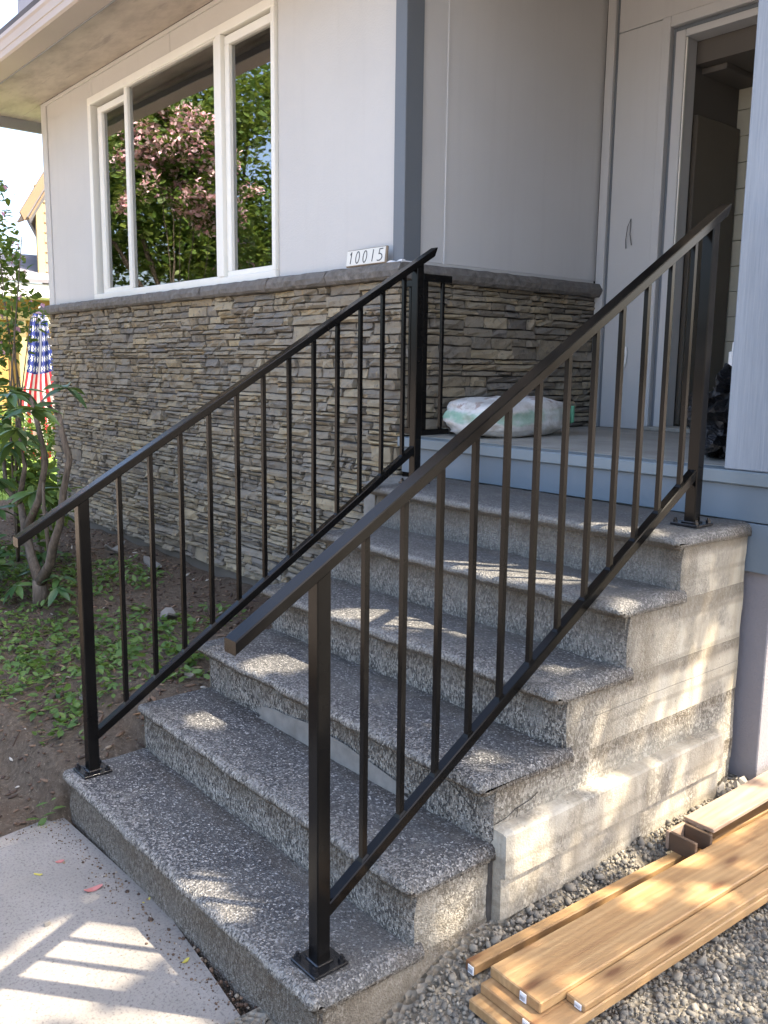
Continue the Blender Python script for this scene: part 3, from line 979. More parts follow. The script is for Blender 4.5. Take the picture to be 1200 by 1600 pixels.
def slab(k):
    """tread with rounded nose and rounded ends"""
    yn, z, yb = NY[k], TZ[k], (FY[k + 1] + .03 if k < 5 else 2.898)
    th, r = .042, .024
    prof = []
    for q in range(7):
        a = math.pi / 2 * q / 6
        prof.append((r - r * math.sin(math.pi / 2 - a + 0), -r + r * math.sin(a)))
    # from nose front up over the edge
    prof = [(r - r * math.cos(math.pi / 2 * q / 6), -r + r * math.sin(math.pi / 2 * q / 6)) for q in range(7)]
    low = [(.030, -th), (.012, -th + .004), (.004, -th + .016)]
    depth = yb - yn
    back = [(r + (depth - r) * q / 8, 0) for q in range(1, 9)]
    prof = low + prof + back
    xs = [XL, XL + .004, XL + .012, XL + .026] + [XL + .05 + (XR - XL - .1) * q / 46 for q in range(47)] + [XR - .026, XR - .012, XR - .004, XR]
    vs, zn = [], []
    for x in xs:
        e = min(x - XL, XR - x)
        d = r - math.sqrt(max(0, r * r - (r - e) ** 2)) if e < r else 0
        for i, (dy, dz) in enumerate(prof):
            y = yn + dy + (d * .8 if i < 10 else 0)
            zz = min(z + dz, z - d) if i > 2 else z + dz + d * .3
            nz = .0035 * fbm(x, y, zz, 14) + .003 * fbm(x, y, zz + 3, 4)
            if i < 12:
                y += nz * 1.4
            zz += nz
            top = 1.0 if i >= 9 else (.7 if i >= 7 else .25)
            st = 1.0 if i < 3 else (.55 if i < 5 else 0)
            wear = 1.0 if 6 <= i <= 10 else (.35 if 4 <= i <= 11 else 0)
            if e < .04 and i >= 9:
                wear = max(wear, .85)
            if i >= len(prof) - 3:
                st = .55
            side = 0.0
            vs.append((x, y, zz))
            zn.append((top, st, wear, side))
    P = len(prof)
    fs = [(i * P + j, i * P + j + 1, (i + 1) * P + j + 1, (i + 1) * P + j) for i in range(len(xs) - 1) for j in range(P - 1)]
    # ends and underside
    o = len(vs)
    for x in (XL, XR):
        vs.append((x, yb, z - th))
        zn.append((.1, .8, 0, 0))
    L0 = [j for j in range(P)] + [o]
    L1 = [(len(xs) - 1) * P + j for j in range(P)] + [o + 1]
    fs += [tuple(L0), tuple(reversed(L1)), (0, o, o + 1, (len(xs) - 1) * P), (P - 1, (len(xs)) * P - 1, o + 1, o)]
    return vs, fs, zn


def riser(k):
    """front face and both side faces of the block under tread k"""
    z1 = TZ[k] - .030
    z0 = (TZ[k - 1] - .034) if k else -.12
    y0, y1 = FY[k], 2.89
    xl, xr = XL + .012, -1.491
    vs, fs, zn = [], [], []

    def grid(fn, nu, nv, zf):
        o = len(vs)
        for j in range(nv + 1):
            for i in range(nu + 1):
                vs.append(fn(i / nu, j / nv))
                zn.append(zf(i / nu, j / nv))
        for j in range(nv):
            for i in range(nu):
                fs.append((o + j * (nu + 1) + i, o + j * (nu + 1) + i + 1, o + (j + 1) * (nu + 1) + i + 1, o + (j + 1) * (nu + 1) + i))

    def ff(u, v):
        x, z = xl + (xr - xl) * u, z0 + (z1 - z0) * v
        bow = -.010 * math.sin(math.pi * v)
        ed = min(u, 1 - u) * (xr - xl)
        rr = .012 * max(0, 1 - ed / .014) ** 2
        return (x, y0 + bow + rr + (.006 * fbm(x, z, k, 9) if 0 < v < 1 else 0), z)
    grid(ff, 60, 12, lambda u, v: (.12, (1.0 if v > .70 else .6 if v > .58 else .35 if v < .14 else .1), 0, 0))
    # right side with formwork-board offsets
    zc = [z0, z1]
    cut = .10
    zq = z0
    rows = []
    while zq < z1 - .01:
        rows.append(zq)
        zq += cut
    rows.append(z1)
    for a, b in zip(rows[:-1], rows[1:]):
        off = random.uniform(-.0015, .0015)

        def fs_(u, v, a=a, b=b, off=off):
            y = y0 + (y1 - y0) * u
            z = a + (b - a) * v
            return (xr + off + .0035 * fbm(y, z, 7, 7) - (.012 * max(0, 1 - (y - y0) / .014) ** 2), y, z)
        grid(fs_, 24, 3, lambda u, v, b=b: (0, .9 if (b >= z1 - .02 and v > .6) else (.35 if u < .25 else 0), 0, ((1.0 if u > .42 else .72) if k >= 3 else .62) if u > .02 else .4))
    grid(lambda u, v: (xl, y0 + (y1 - y0) * u, z0 + (z1 - z0) * v), 8, 2, lambda u, v: (0, .3, 0, .6))
    return vs, fs, zn


for k in range(6):
    vs, fs, zn = slab(k)
    v2, f2, z2 = riser(k)
    m = MB()
    m.add(vs, fs)
    m.add(v2, f2)
    me = m.mesh('step', M['agg'], True, wloc(stairs), fix=True)
    zone_attr(me, zn + z2)
    link('step', me, stairs)
# ledge wall along the right of the stairs
XG = -1.440
vs, fs, zn = [], [], []
ys = [1.655 + (2.752 - 1.655) * i / 40 for i in range(41)]
prof = [(XG - .10, .400, 1), (XG - .02, .398, 1), (XG - .007, .395, 1), (XG - .001, .388, 1), (XG, .375, 1), (XG + .001, .268, 1), (XG - .014, .262, 1), (XG - .013, .145, 1), (XG - .021, .140, 1), (XG - .020, -.1, 1)]
for y in ys:
    e = min(y - ys[0], ys[-1] - y)
    d = .006 * max(0, 1 - e / .012) ** 2
    for i, (x, z, a) in enumerate(prof):
        vs.append((x - (d if i > 1 else 0) + .0018 * fbm(y, z, 4, 9), y, z - (d if i < 3 else 0) + .002 * fbm(y, 0, 9, 5) * (1 if i < 5 else .6)))
        zn.append((0, .25 if i in (5, 6, 7, 8) else .1, .2 if i < 4 else 0, .93))
P = len(prof)
fs = [(i * P + j, i * P + j + 1, (i + 1) * P + j + 1, (i + 1) * P + j) for i in range(40) for j in range(P - 1)]
o = len(vs)
vs += [(-1.6, ys[0], -.1), (-1.6, ys[-1], -.1), (-1.6, ys[0], .398), (-1.6, ys[-1], .398)]
zn += [(0, 0, 0, .9)] * 4
fs += [tuple(range(P)) + (o, o + 2), tuple(range(40 * P + P - 1, 40 * P - 1, -1)) + (o + 3, o + 1)]
m = MB()
m.add(vs, fs)
me = m.mesh('ledge_wall', M['agg'], False, wloc(stairs))
zone_attr(me, zn)
link('ledge_wall', me, stairs)
# darker vertical expansion joint before it, broken piece at the far end, mortar patch on the third riser
hb('joint_strip', M['mortar'], (-1.60, -1.4875, 1.636, 1.654, -.1, .33), parent=stairs)
pm = MB()
pm.grid(lambda u, v: (-2.62 + .80 * u + .02 * math.sin(9 * v), 1.638 - .004 * math.sin(math.pi * u) - .006 * (1 - v), .352 + (.030 + .045 * math.sin(math.pi * min(1, u * .9 + .1)) + .006 * fbm(u * 6, 1)) * v), 30, 4)
pm.build('mortar_patch', M['patch'], stairs, smooth=True)
ck = MB().tube([(-1.66, 1.640, .475), (-1.62, 1.641, .462), (-1.57, 1.643, .432), (-1.53, 1.647, .412), (-1.492, 1.652, .405)], .0013, 5)
ck.tube([(-1.4905, 1.655, .405), (-1.490, 1.70, .410), (-1.490, 1.74, .424), (-1.490, 1.80, .432), (-1.490, 1.83, .445)], .0013, 5)
ck.tube([(-1.490, 1.745, .424), (-1.490, 1.747, .41), (-1.490, 1.742, .395)], .001, 5)
ck.build('crack', M['mortar'], stairs)
fill = MB()
fill.grid(lambda u, v: (-3.31 + .32 * u, 2.64 + .25 * v + .02 * fbm(u * 5, 3), 1.055 + .02 * v + .02 * fbm(u * 6, v * 6)), 8, 6)
fill.box(-3.30, -3.0, 2.66, 2.89, .5, 1.05)
fill.build('mortar_fill', M['patch'], stairs)
rb = MB()
for i in range(40):
    x, y = random.uniform(-1.515, -1.43), random.uniform(2.755, 2.90)
    r_ = random.uniform(.012, .035)
    rb.add([(x + p[0] * r_ * random.uniform(.7, 1.2), y + p[1] * r_ * random.uniform(.7, 1.2), .12 + random.uniform(0, .05) + p[2] * r_) for p in ICO_V], ICO_F)
tag(rb.build('rubble', M['pebble'], stairs), kind='stuff')

# ------------------------------------------------------------------ railings
def railing(label, xa, xb, top, yend0, yend1, bot, post0, post1, bal0, step_, stub=False):
    """top, bot: (z at y, y, slope) of the upper faces; posts given by their front y"""
    W = .039
    T = lambda y: top[0] + top[2] * (y - top[1])
    B = lambda y: bot[0] + bot[2] * (y - bot[1])
    xc = (xa + xb) / 2
    t = thing('stair_railing', label, 'railing', (xc, post0, TZ[0]))

    def bar(y0, y1, fn, th, xa, xb):
        m = MB()
        c = .003
        ring = []
        for y in (y0, y1):
            z1, z0 = fn(y), fn(y) - th
            ring.append([(xa + c, y, z0), (xb - c, y, z0), (xb, y, z0 + c), (xb, y, z1 - c), (xb - c, y, z1), (xa + c, y, z1), (xa, y, z1 - c), (xa, y, z0 + c)])
        m.add(ring[0] + ring[1], [(i, (i + 1) % 8, (i + 1) % 8 + 8, i + 8) for i in range(8)] + [tuple(range(8)), tuple(range(15, 7, -1))])
        return m
    # end cut of the hand rail is square to the rail
    tr = bar(yend0, yend1, T, .031, xa, xb)
    v = []
    for (x, y, z) in tr.v:
        f_ = T(y) - z
        v.append((x, y - (f_ * .55 if y > yend1 - 1e-6 else 0), z - (f_ * .55 * top[2] if y > yend1 - 1e-6 else 0)))
    tr.v = v
    tr.build('top_rail', M['black'], t)
    bar(post0 + W, post1, B, .036, xc - .016, xc + .016).build('bottom_rail', M['black'], t)
    for y, z0 in ((post0, TZ[0]), (post1, TZ[5])):
        p = MB()
        a, b = xc - W / 2, xc + W / 2
        p.hexa([(a, y, z0), (b, y, z0), (b, y + W, z0), (a, y + W, z0), (a, y, T(y) - .030), (b, y, T(y) - .030), (b, y + W, T(y + W) - .030), (a, y + W, T(y + W) - .030)])
        po = p.mesh('post', M['black'], False, (xc, y + W / 2, z0))
        bm = bmesh.new()
        bm.from_mesh(po)
        bmesh.ops.bevel(bm, geom=[e for e in bm.edges if abs(e.verts[0].co.x - e.verts[1].co.x) < .001 and abs(e.verts[0].co.y - e.verts[1].co.y) < .001], offset=.003, segments=1, affect='EDGES')
        bm.to_mesh(po)
        bm.free()
        o = link('post', po, t, Vector((xc, y + W / 2, z0)) - wloc(t))
        pl = MB().box(xc - .051, xc + .051, y + W / 2 - .051, y + W / 2 + .051, z0 + .001, z0 + .010, .002)
        pl.box(xc - .027, xc + .027, y - .005, y + W + .005, z0 + .009, z0 + .015, .003)
        plo = pl.build('base_plate', M['plate'], t)
        for sx in (-1, 1):
            for sy in (-1, 1):
                q = MB()
                cx, cy = xc + sx * .038, y + W / 2 + sy * .038
                hx = [(cx + .009 * math.cos(k * math.pi / 3), cy + .009 * math.sin(k * math.pi / 3)) for k in range(6)]
                q.add([(x, y_, z0 + .010) for x, y_ in hx] + [(x, y_, z0 + .019) for x, y_ in hx], [tuple(range(6)), tuple(range(11, 5, -1))] + [(i, (i + 1) % 6, (i + 1) % 6 + 6, i + 6) for i in range(6)])
                q.tube([(cx, cy, z0 + .018), (cx, cy, z0 + .026)], .0045, 6)
                q.build('bolt', M['plate'], plo)
    h = .0074
    for i in range(12):
        y = bal0 + step_ * i
        q = MB()
        q.hexa([(xc - h, y - h, B(y - h)), (xc + h, y - h, B(y - h)), (xc + h, y + h, B(y + h)), (xc - h, y + h, B(y + h)),
                (xc - h, y - h, T(y - h) - .031), (xc + h, y - h, T(y - h) - .031), (xc + h, y + h, T(y + h) - .031), (xc - h, y + h, T(y + h) - .031)])
        ww = h + .004
        q.hexa([(xc - ww, y - ww, B(y - ww)), (xc + ww, y - ww, B(y - ww)), (xc + ww, y + ww, B(y + ww)), (xc - ww, y + ww, B(y + ww)),
                (xc - h, y - h, B(y - h) + .006), (xc + h, y - h, B(y - h) + .006), (xc + h, y + h, B(y + h) + .006), (xc - h, y + h, B(y + h) + .006)])
        q.build('baluster', M['black'], t)
    if stub:
        # short guard returns on the upper post, one towards the porch and one towards the wall
        y = post1 + W
        for nm, bx in (('guard_rail', (xc - .016, xc + .016, y, 2.845, 1.972, 2.004)), ('guard_rail', (xc - .016, xc + .016, y, 2.845, 1.306, 1.332)),
                       ('guard_rail', (-3.09, xc - .022, y + .028, y + .060, 1.955, 1.985)), ('guard_rail', (-3.09, xc - .022, y + .028, y + .060, 1.306, 1.334))):
            MB().box(*bx, b=.003).build(nm, M['black'], t)
        for bx in ((xc - .008, xc + .008, 2.792, 2.808, 1.332, 1.972), (-3.052, -3.036, y + .036, y + .052, 1.334, 1.955), (xc - .016, xc + .016, y, y + .03, 1.332, 1.972)):
            MB().box(*bx, b=.002).build('guard_bar', M['black'], t)
    return t


railing('black metal stair railing nearest the gravel and the lumber, without side returns', -1.612, -1.565, (1.032, .922, .5976), .922, 2.766, (.335, 1.179, .6315), 1.135, 2.675, 1.287, .1197)
railing('black metal stair railing on the garden side, in front of the stone wall', -2.955, -2.908, (1.045, .917, .587), .917, 2.745, (.330, 1.160, .632), 1.120, 2.632, 1.273, .1183, True)

# ------------------------------------------------------------------ address plaque
pq = thing('address_plaque', 'cream ceramic plaque with house number 10015 on the stone cap', 'house number', (-3.56, 2.87, 2.1))
T_ = Matrix.Translation((-3.56, 2.868, 2.101)) @ Matrix.Rotation(R(-7), 4, 'X')
MB().box(-.158, .158, -.004, .010, 0, .084, .004, T=T_).build('tile_body', M['plaqueedge'], pq)
MB().box(-.152, .150, -.0065, -.003, .005, .080, .002, T=T_).build('tile_face', M['plaque'], pq)


def stroke(pts, w):
    m = MB()
    for (x0, z0), (x1, z1) in zip(pts[:-1], pts[1:]):
        d = Vector((x1 - x0, z1 - z0)).normalized()
        n = Vector((-d.y, d.x)) * w / 2
        e = d * w * .3
        q = [(x0 - e.x + n.x, z0 - e.y + n.y), (x0 - e.x - n.x, z0 - e.y - n.y), (x1 + e.x - n.x, z1 + e.y - n.y), (x1 + e.x + n.x, z1 + e.y + n.y)]
        m.hexa([T_ @ Vector((x, -.0062, z)) for x, z in q] + [T_ @ Vector((x, -.0078, z)) for x, z in q])
    return m


def oval(cx, rx, rz):
    return [(cx + rx * math.cos(2 * math.pi * i / 20) + .1 * rz * math.sin(2 * math.pi * i / 20), .043 + rz * math.sin(2 * math.pi * i / 20)) for i in range(21)]


stroke([(-.118, .016), (-.112, .071), (-.122, .060)], .0055).build('digit', M['digit'], pq)
stroke(oval(-.062, .014, .028), .0048).build('digit', M['digit'], pq)
stroke(oval(-.004, .014, .028), .0048).build('digit', M['digit'], pq)
stroke([(.054, .016), (.060, .071)], .0055).build('digit', M['digit'], pq)
stroke([(.132, .071), (.108, .070), (.104, .047)] + [(.106 + .024 * math.sin(a), .032 + .017 * math.cos(a)) for a in (.2, .7, 1.2, 1.7, 2.3, 2.9, 3.4)] + [(.094, .018)], .005).build('digit', M['digit'], pq)

# ------------------------------------------------------------------ porch objects
def blob(name, mat, cx, cy, z0, lx, ly, lz, px, seed, nu=40, nv=20, flat=.12, wr=.02, ws=9, parent=None, origin=None):
    m = MB()

    def fn(u, v):
        a, b = 2 * math.pi * u, math.pi * (v - .5)
        ca, sa, cb, sb = math.cos(a), math.sin(a), math.cos(b), math.sin(b)
        se = lambda q, e: math.copysign(abs(q) ** e, q)
        x, y, z = se(ca, px) * se(cb, .6), se(sa, px) * se(cb, .6), se(sb, .8)
        n = fbm(x + seed, y, z, ws / 6) * wr * 1.5 + abs(fbm(x * 1.0, y + seed, z, ws / 3)) * wr
        k = 1 + n / min(lx, ly)
        return (cx + x * lx * k, cy + y * ly * k, max(z0 + .002, z0 + lz * (1 - flat) + z * lz * k))
    m.grid(fn, nu, nv)
    return m.build(name, mat, parent, smooth=mat is not M['trash'], origin=origin or (cx, cy, z0))


bag = thing('cement_bag', 'dusty white woven bag with faded green band lying on the porch', 'bag', (-3.085, 3.41, 1.268))
blob('sack', M['bag'], -3.085, 3.41, 1.268, .205, .33, .098, .55, 2.0, 64, 28, .02, .016, 9, bag)
m = MB()
for i in range(9):
    y = 3.730 + .006 * math.sin(i * 2)
    m.box(-3.04 + i * .014, -3.024 + i * .014, y, y + .016, 1.32 + .012 * math.sin(i), 1.41 + .01 * math.sin(i * 1.7), .003)
m.build('green_seam', M['baggreen'], bag)
tb = thing('trash_bag', 'wrinkled black plastic bag slumped against the corner column', 'bag', (-1.98, 3.42, 1.268))
blob('sack', M['trash'], -1.775, 3.38, 1.268, .115, .26, .15, .8, 5.0, 44, 26, .0, .035, 12, tb)
blob('bag_neck', M['trash'], -1.82, 3.46, 1.48, .085, .10, .06, .9, 9.0, 28, 16, .0, .025, 12, tb)
m = MB().tube([(-1.90, 3.46, 1.64), (-1.90, 3.46, 1.68), (-1.899, 3.46, 1.684), (-1.899, 3.46, 1.72)], [.022, .022, .013, .011], 12)
m.tube([(-1.90, 3.46, 1.27), (-1.90, 3.46, 1.64)], [.022, .022], 12)
tag(m.build('plastic_bottle', M['white'], None, origin=(-1.90, 3.46, 1.268)), 'white plastic bottle poking up behind the black trash bag', 'bottle')
m = MB().tube([(-3.09, YB - .012, 1.735), (-3.082, YB - .014, 1.70), (-3.085, YB - .016, 1.65), (-3.096, YB - .014, 1.615), (-3.104, YB - .012, 1.64), (-3.10, YB - .012, 1.70), (-3.09, YB - .012, 1.735)], .007, 6)
tag(m.build('cable_loop', M['white'], None, origin=(-3.09, YB, 1.62)), 'small white cable loop on the entry wall beside the door casing', 'cable')
m = MB().tube([(-3.128, YB - .006, 2.285), (-3.122, YB - .02, 2.33), (-3.112, YB - .022, 2.40), (-3.106, YB - .002, 2.445)], .0026, 5)
m.tube([(-3.092, YB - .006, 2.30), (-3.098, YB - .016, 2.36), (-3.106, YB - .002, 2.445)], .0026, 5)
tag(m.build('doorbell_wire', M['wire'], None, origin=(-3.106, YB, 2.445)), 'thin dark wire ends hanging from the entry wall', 'wire')

# ------------------------------------------------------------------ lumber
def board(label, p0, p1, width, z0, th, tags=1, zend=None, mat='wood'):
    """p0: near end centre, p1: far end centre"""
    d = Vector((p1[0] - p0[0], p1[1] - p0[1], 0))
    L = d.length
    ang = math.atan2(d.y, d.x) - math.pi / 2
    pitch = math.atan2((zend if zend is not None else z0) - z0, L)
    me = MB().box(-width / 2, width / 2, 0, L, 0, th, .003).mesh('lumber_board', M[mat])
    o = link('lumber_board', me, None, (p0[0], p0[1], z0))
    o.rotation_euler = (pitch, 0, ang)
    tag(o, label, 'board', 'boards stacked on the gravel')
    for i in range(tags):
        x = width * (.18 if i == 0 else -.3)
        a = MB().box(x - .010, x + .010, -.0025, -.0005, .002, th * .85, .0).mesh('paper_label', M['tag'])
        q = link('paper_label', a, o)
        b = MB()
        for kk in range(4):
            b.box(x - .008 + kk * .004, x - .0065 + kk * .004, -.0032, -.0026, .006, th * .55)
        link('barcode', b.mesh('barcode', M['tagink']), q)
    return o


board('wide top board of the lumber stack, its end nearest the steps railing post', (-1.252, 1.481), (-1.157, 3.75), .165, .131, .029, 1)
board('narrow board lying beside the wide top board on the stack', (-1.136, 1.562), (-1.040, 3.75), .056, .131, .019, 1)
board('second board down, sticking out under the wide top board', (-1.222, 1.446), (-1.128, 3.75), .225, .103, .027, 1)
board('bottom board of the stack, resting on the gravel', (-1.238, 1.412), (-1.165, 3.7), .20, .074, .028, 1)
board('thin separate board lying between the stack and the stair side wall', (-1.402, 1.484), (-1.288, 3.75), .034, .102, .028, 1)
# shallow wooden tray with a cross board
tr = thing('wooden_tray', 'short open-ended wooden frame with plywood top leaning by the ledge wall', 'frame', (-1.37, 2.36, .1))
d_ = Vector((.03, 1.0, .0)).normalized()
TT = Matrix.Translation((-1.350, 2.35, .128)) @ Matrix.Rotation(R(-2.4), 4, 'Z') @ Matrix.Rotation(R(2.0), 4, 'X')
MB().box(-.052, .052, .095, 1.5, .060, .074, .002, T=TT).build('top_sheet', M['ply'], tr)
MB().box(-.040, .052, .0, .014, .0, .060, .002, T=TT).build('cross_board', M['shadeply'], tr)
MB().box(-.040, .052, .080, .094, .0, .059, .002, T=TT).build('cross_board', M['shadeply'], tr)
MB().box(-.053, -.041, .0, 1.5, .0, .059, .002, T=TT).build('side_rail', M['ply'], tr)

# ------------------------------------------------------------------ gravel
n = 42000
px_, py_ = rng.uniform(-1.72, -.35, n), rng.uniform(.92, 3.5, n)
keep = ~((px_ < -1.45) & (py_ > 1.07)) & ~((px_ < -1.69) & (py_ < 1.07)) & ~((px_ < -1.40) & (py_ > 2.93))
px_, py_ = px_[keep], py_[keep]
n = len(px_)
sz = np.clip(rng.lognormal(-5.38, .48, n), .002, .015)
pz_ = np.array([gravel_z(a, b) for a, b in zip(px_, py_)]) + sz * .12 + rng.uniform(-.002, .004, n)
S3 = sz[:, None] * rng.uniform(.5, 1.35, (n, 3))
gv = scatter('gravel', ICO_V, ICO_F, np.stack([px_, py_, pz_], 1), rotmats(n, 1.5), S3, M['gravel'], jitter=.36)
tag(gv, 'loose grey crushed gravel beside the stairs', kind='stuff')

# ------------------------------------------------------------------ garden litter and weeds
n = 5200
x, y = rng.uniform(-8.3, -3.03, n), rng.uniform(.3, 2.85, n)
P = np.array([(a, b, soil_z(a, b) + .004) for a, b in zip(x, y)])
sc = rng.uniform(.005, .016, n)
S3 = np.stack([sc * rng.uniform(.8, 2.2, n), sc * .6, sc * .35], 1)
tag(scatter('wood_chips', ICO_V, ICO_F, P, rotmats(n, .5), S3, M['chip'], jitter=.25), 'wood chips and crumbs scattered over the garden soil', kind='stuff')
pts = []
for i in range(420):
    a, b = random.uniform(-7.2, -3.15), random.uniform(1.15, 2.5)
    if fbm(a, b, 3, .9) < -.10 or (a > -3.4 and b < 1.5):
        continue
    for j in range(random.randint(7, 24)):
        xx, yy = a + random.gauss(0, .075), b + random.gauss(0, .06)
        if xx > -3.05:
            continue
        pts.append((xx, yy, soil_z(xx, yy) + random.uniform(.008, .045)))
for a, b, k in ((-3.02, .99, 9), (-3.36, 1.78, 16), (-3.30, 1.62, 10), (-3.22, 1.92, 10)):
    for j in range(k):
        xx, yy = a + random.gauss(0, .025), b + random.gauss(0, .025)
        pts.append((xx, yy, soil_z(xx, yy) + random.uniform(.01, .06)))
P = np.array(pts)
n = len(P)
tag(scatter('weeds', LEAF_V, LEAF_F, P, rotmats(n, .7), rng.uniform(.02, .055, n), M['weed']), 'low green weeds growing in patches on the garden soil', kind='stuff')
# gravel-side weed sprig and pebbles in the gap
n = 260
x = rng.uniform(-2.6, -1.55, n)
P = np.stack([x, 1.062 + rng.uniform(-.02, .03, n), np.full(n, -.02) + rng.uniform(0, .02, n)], 1)
tag(scatter('gap_crumbs', ICO_V, ICO_F, P, rotmats(n, 1.0), rng.uniform(.002, .007, n), M['chip'], jitter=.3), 'soil crumbs and bits along the edge of the path', kind='stuff')


n = 420
x, y = rng.uniform(-7.5, -3.05, n), rng.uniform(.45, 2.75, n)
P = np.array([(a, b, soil_z(a, b)) for a, b in zip(x, y)])
tag(scatter('soil_clods', ICO_V, ICO_F, P, rotmats(n, 1.2), rng.lognormal(-4.5, .45, n)[:, None] * rng.uniform(.6, 1.3, (n, 3)), M['soil'], jitter=.3), 'clods of dry soil lying on the garden bed', kind='stuff')
tw = MB()
for i in range(70):
    a, b = random.uniform(-6.8, -3.1), random.uniform(.9, 2.6)
    L, an = random.uniform(.05, .22), random.uniform(0, 6.28)
    tw.tube([(a + L * q * math.cos(an) + random.uniform(-.006, .006), b + L * q * math.sin(an) + random.uniform(-.006, .006), soil_z(a + L * q * math.cos(an), b + L * q * math.sin(an)) + .008) for q in (0, .5, 1)], [.003, .0025, .0015], 4)
tag(tw.build('dry_twigs', M['chip']), 'thin dry twigs lying on the garden soil', kind='stuff')
n = 700
x = np.concatenate([rng.uniform(-3.06, -2.93, n // 2), rng.uniform(-3.0, -1.75, n - n // 2)])
y = np.concatenate([rng.uniform(.3, 1.05, n // 2), 1.04 - np.abs(rng.normal(0, .035, n - n // 2))])
tag(scatter('path_grit', ICO_V, ICO_F, np.stack([x, y, np.full(n, .001)], 1), rotmats(n, 1.0), rng.lognormal(-6.2, .4, n), M['chip'], jitter=.3), 'soil grit spilled over the edge of the concrete path', kind='stuff')


def scrap(name, label, cat, x, y, z, s, mat, group=None, seed=0, thick=.004, aspect=.5, curl=.25):
    m = MB()
    random.seed(seed)
    n_ = 9
    ang = random.uniform(0, 6.28)
    prof = [(math.cos(2 * math.pi * i / n_) * random.uniform(.75, 1.1), math.sin(2 * math.pi * i / n_) * random.uniform(.75, 1.1) * aspect) for i in range(n_)]
    def pt(a, b, dz):
        xx, yy = a * math.cos(ang) - b * math.sin(ang), a * math.sin(ang) + b * math.cos(ang)
        return (x + xx * s, y + yy * s, z + dz + curl * s * a * a + .15 * s * math.sin(5 * a + 3 * b) * curl)
    vs = [pt(0, 0, thick)] + [pt(a, b, thick) for a, b in prof] + [pt(a, b, 0) for a, b in prof] + [pt(0, 0, 0)]
    fs = [(0, 1 + i, 1 + (i + 1) % n_) for i in range(n_)] + [(2 * n_ + 1, n_ + 1 + (i + 1) % n_, n_ + 1 + i) for i in range(n_)] + [(1 + i, n_ + 1 + i, n_ + 1 + (i + 1) % n_, 1 + (i + 1) % n_) for i in range(n_)]
    m.add(vs, fs)
    return tag(m.build(name, mat, None, origin=(x, y, z)), label, cat, group)


G1 = 'fallen leaves on the path'
scrap('fallen_leaf', 'larger curled pink fallen leaf on the concrete path', 'leaf', -2.502, .957, .001, .033, M['dead'], G1, 3, .0012, .38, .3)
scrap('fallen_leaf', 'smaller pink fallen leaf on the path near the garden corner', 'leaf', -2.720, .935, .001, .017, M['dead'], G1, 4, .0012, .5, .3)
scrap('fallen_leaf', 'thin yellow leaf on the path beside the small pink leaf', 'leaf', -2.688, .856, .001, .016, M['yellow'], G1, 5, .0012, .35, .25)
scrap('fallen_leaf', 'yellow leaf leaning on the first riser in the gap', 'leaf', -2.344, 1.058, -.004, .015, M['yellow'], G1, 6, .0012, .5, .5)
scrap('fallen_leaf', 'yellow green leaf at the path edge close to the first riser', 'leaf', -2.018, 1.018, .001, .016, M['yellow'], G1, 7, .0012, .4, .25)
scrap('pebble', 'small grey pebble on the path in the dappled light', 'pebble', -2.412, .783, 0, .010, M['pebble'], None, 8, .012, .7, 0)
G2 = 'rubble scraps on the soil'
scrap('mortar_scrap', 'pale flat mortar scrap on soil beside the third step', 'rubble', -3.27, 1.70, soil_z(-3.27, 1.70), .040, M['pebble'], G2, 9, .014, .45, 0)
scrap('mortar_scrap', 'white brick chip on soil behind the garden-side front post', 'rubble', -3.55, 1.36, soil_z(-3.55, 1.36), .036, M['pebble'], G2, 10, .015, .4, 0)
scrap('plastic_scrap', 'crumpled pale plastic scrap on soil near the middle balusters', 'litter', -4.30, 2.12, soil_z(-4.30, 2.12) + .01, .085, M['pebble'], None, 11, .01, .6, .5)
scrap('plaster_scrap', 'long white plaster scrap at the foot of the stone wall', 'rubble', -5.62, 2.66, soil_z(-5.62, 2.66) + .01, .20, M['pebble'], None, 12, .015, .25, .1)
scrap('paper_scrap', 'small upright white paper scrap near the garden-side front post', 'litter', -6.15, 2.62, soil_z(-6.15, 2.62) + .02, .09, M['pebble'], None, 13, .01, .7, .9)
scrap('garden_stone', 'rounded brown stone beside the steps under the railing', 'stone', -3.55, 2.12, soil_z(-3.55, 2.12), .055, M['pebble'], None, 14, .04, .8, 0)
random.seed(21)

# ------------------------------------------------------------------ shrubs by the left of the house
leaf_me = None


def big_leaf():
    """rhododendron leaf: long, folded along the midrib, drooping"""
    vs, fs = [], []
    N = 6
    for i in range(N + 1):
        u = i / N
        w_ = .17 * math.sin(math.pi * min(1, u ** .8)) ** .8 if 0 < i < N else .012
        dz = -.22 * u * u
        vs += [(u, -w_, dz + .05 * (w_ / .17)), (u, 0, dz), (u, w_, dz + .05 * (w_ / .17))]
    for i in range(N):
        for k in (0, 1):
            fs.append((i * 3 + k, i * 3 + k + 1, (i + 1) * 3 + k + 1, (i + 1) * 3 + k))
    m = MB()
    m.add(vs, fs)
    return m.mesh('leaf', M['rhodo'], True, fix=False)


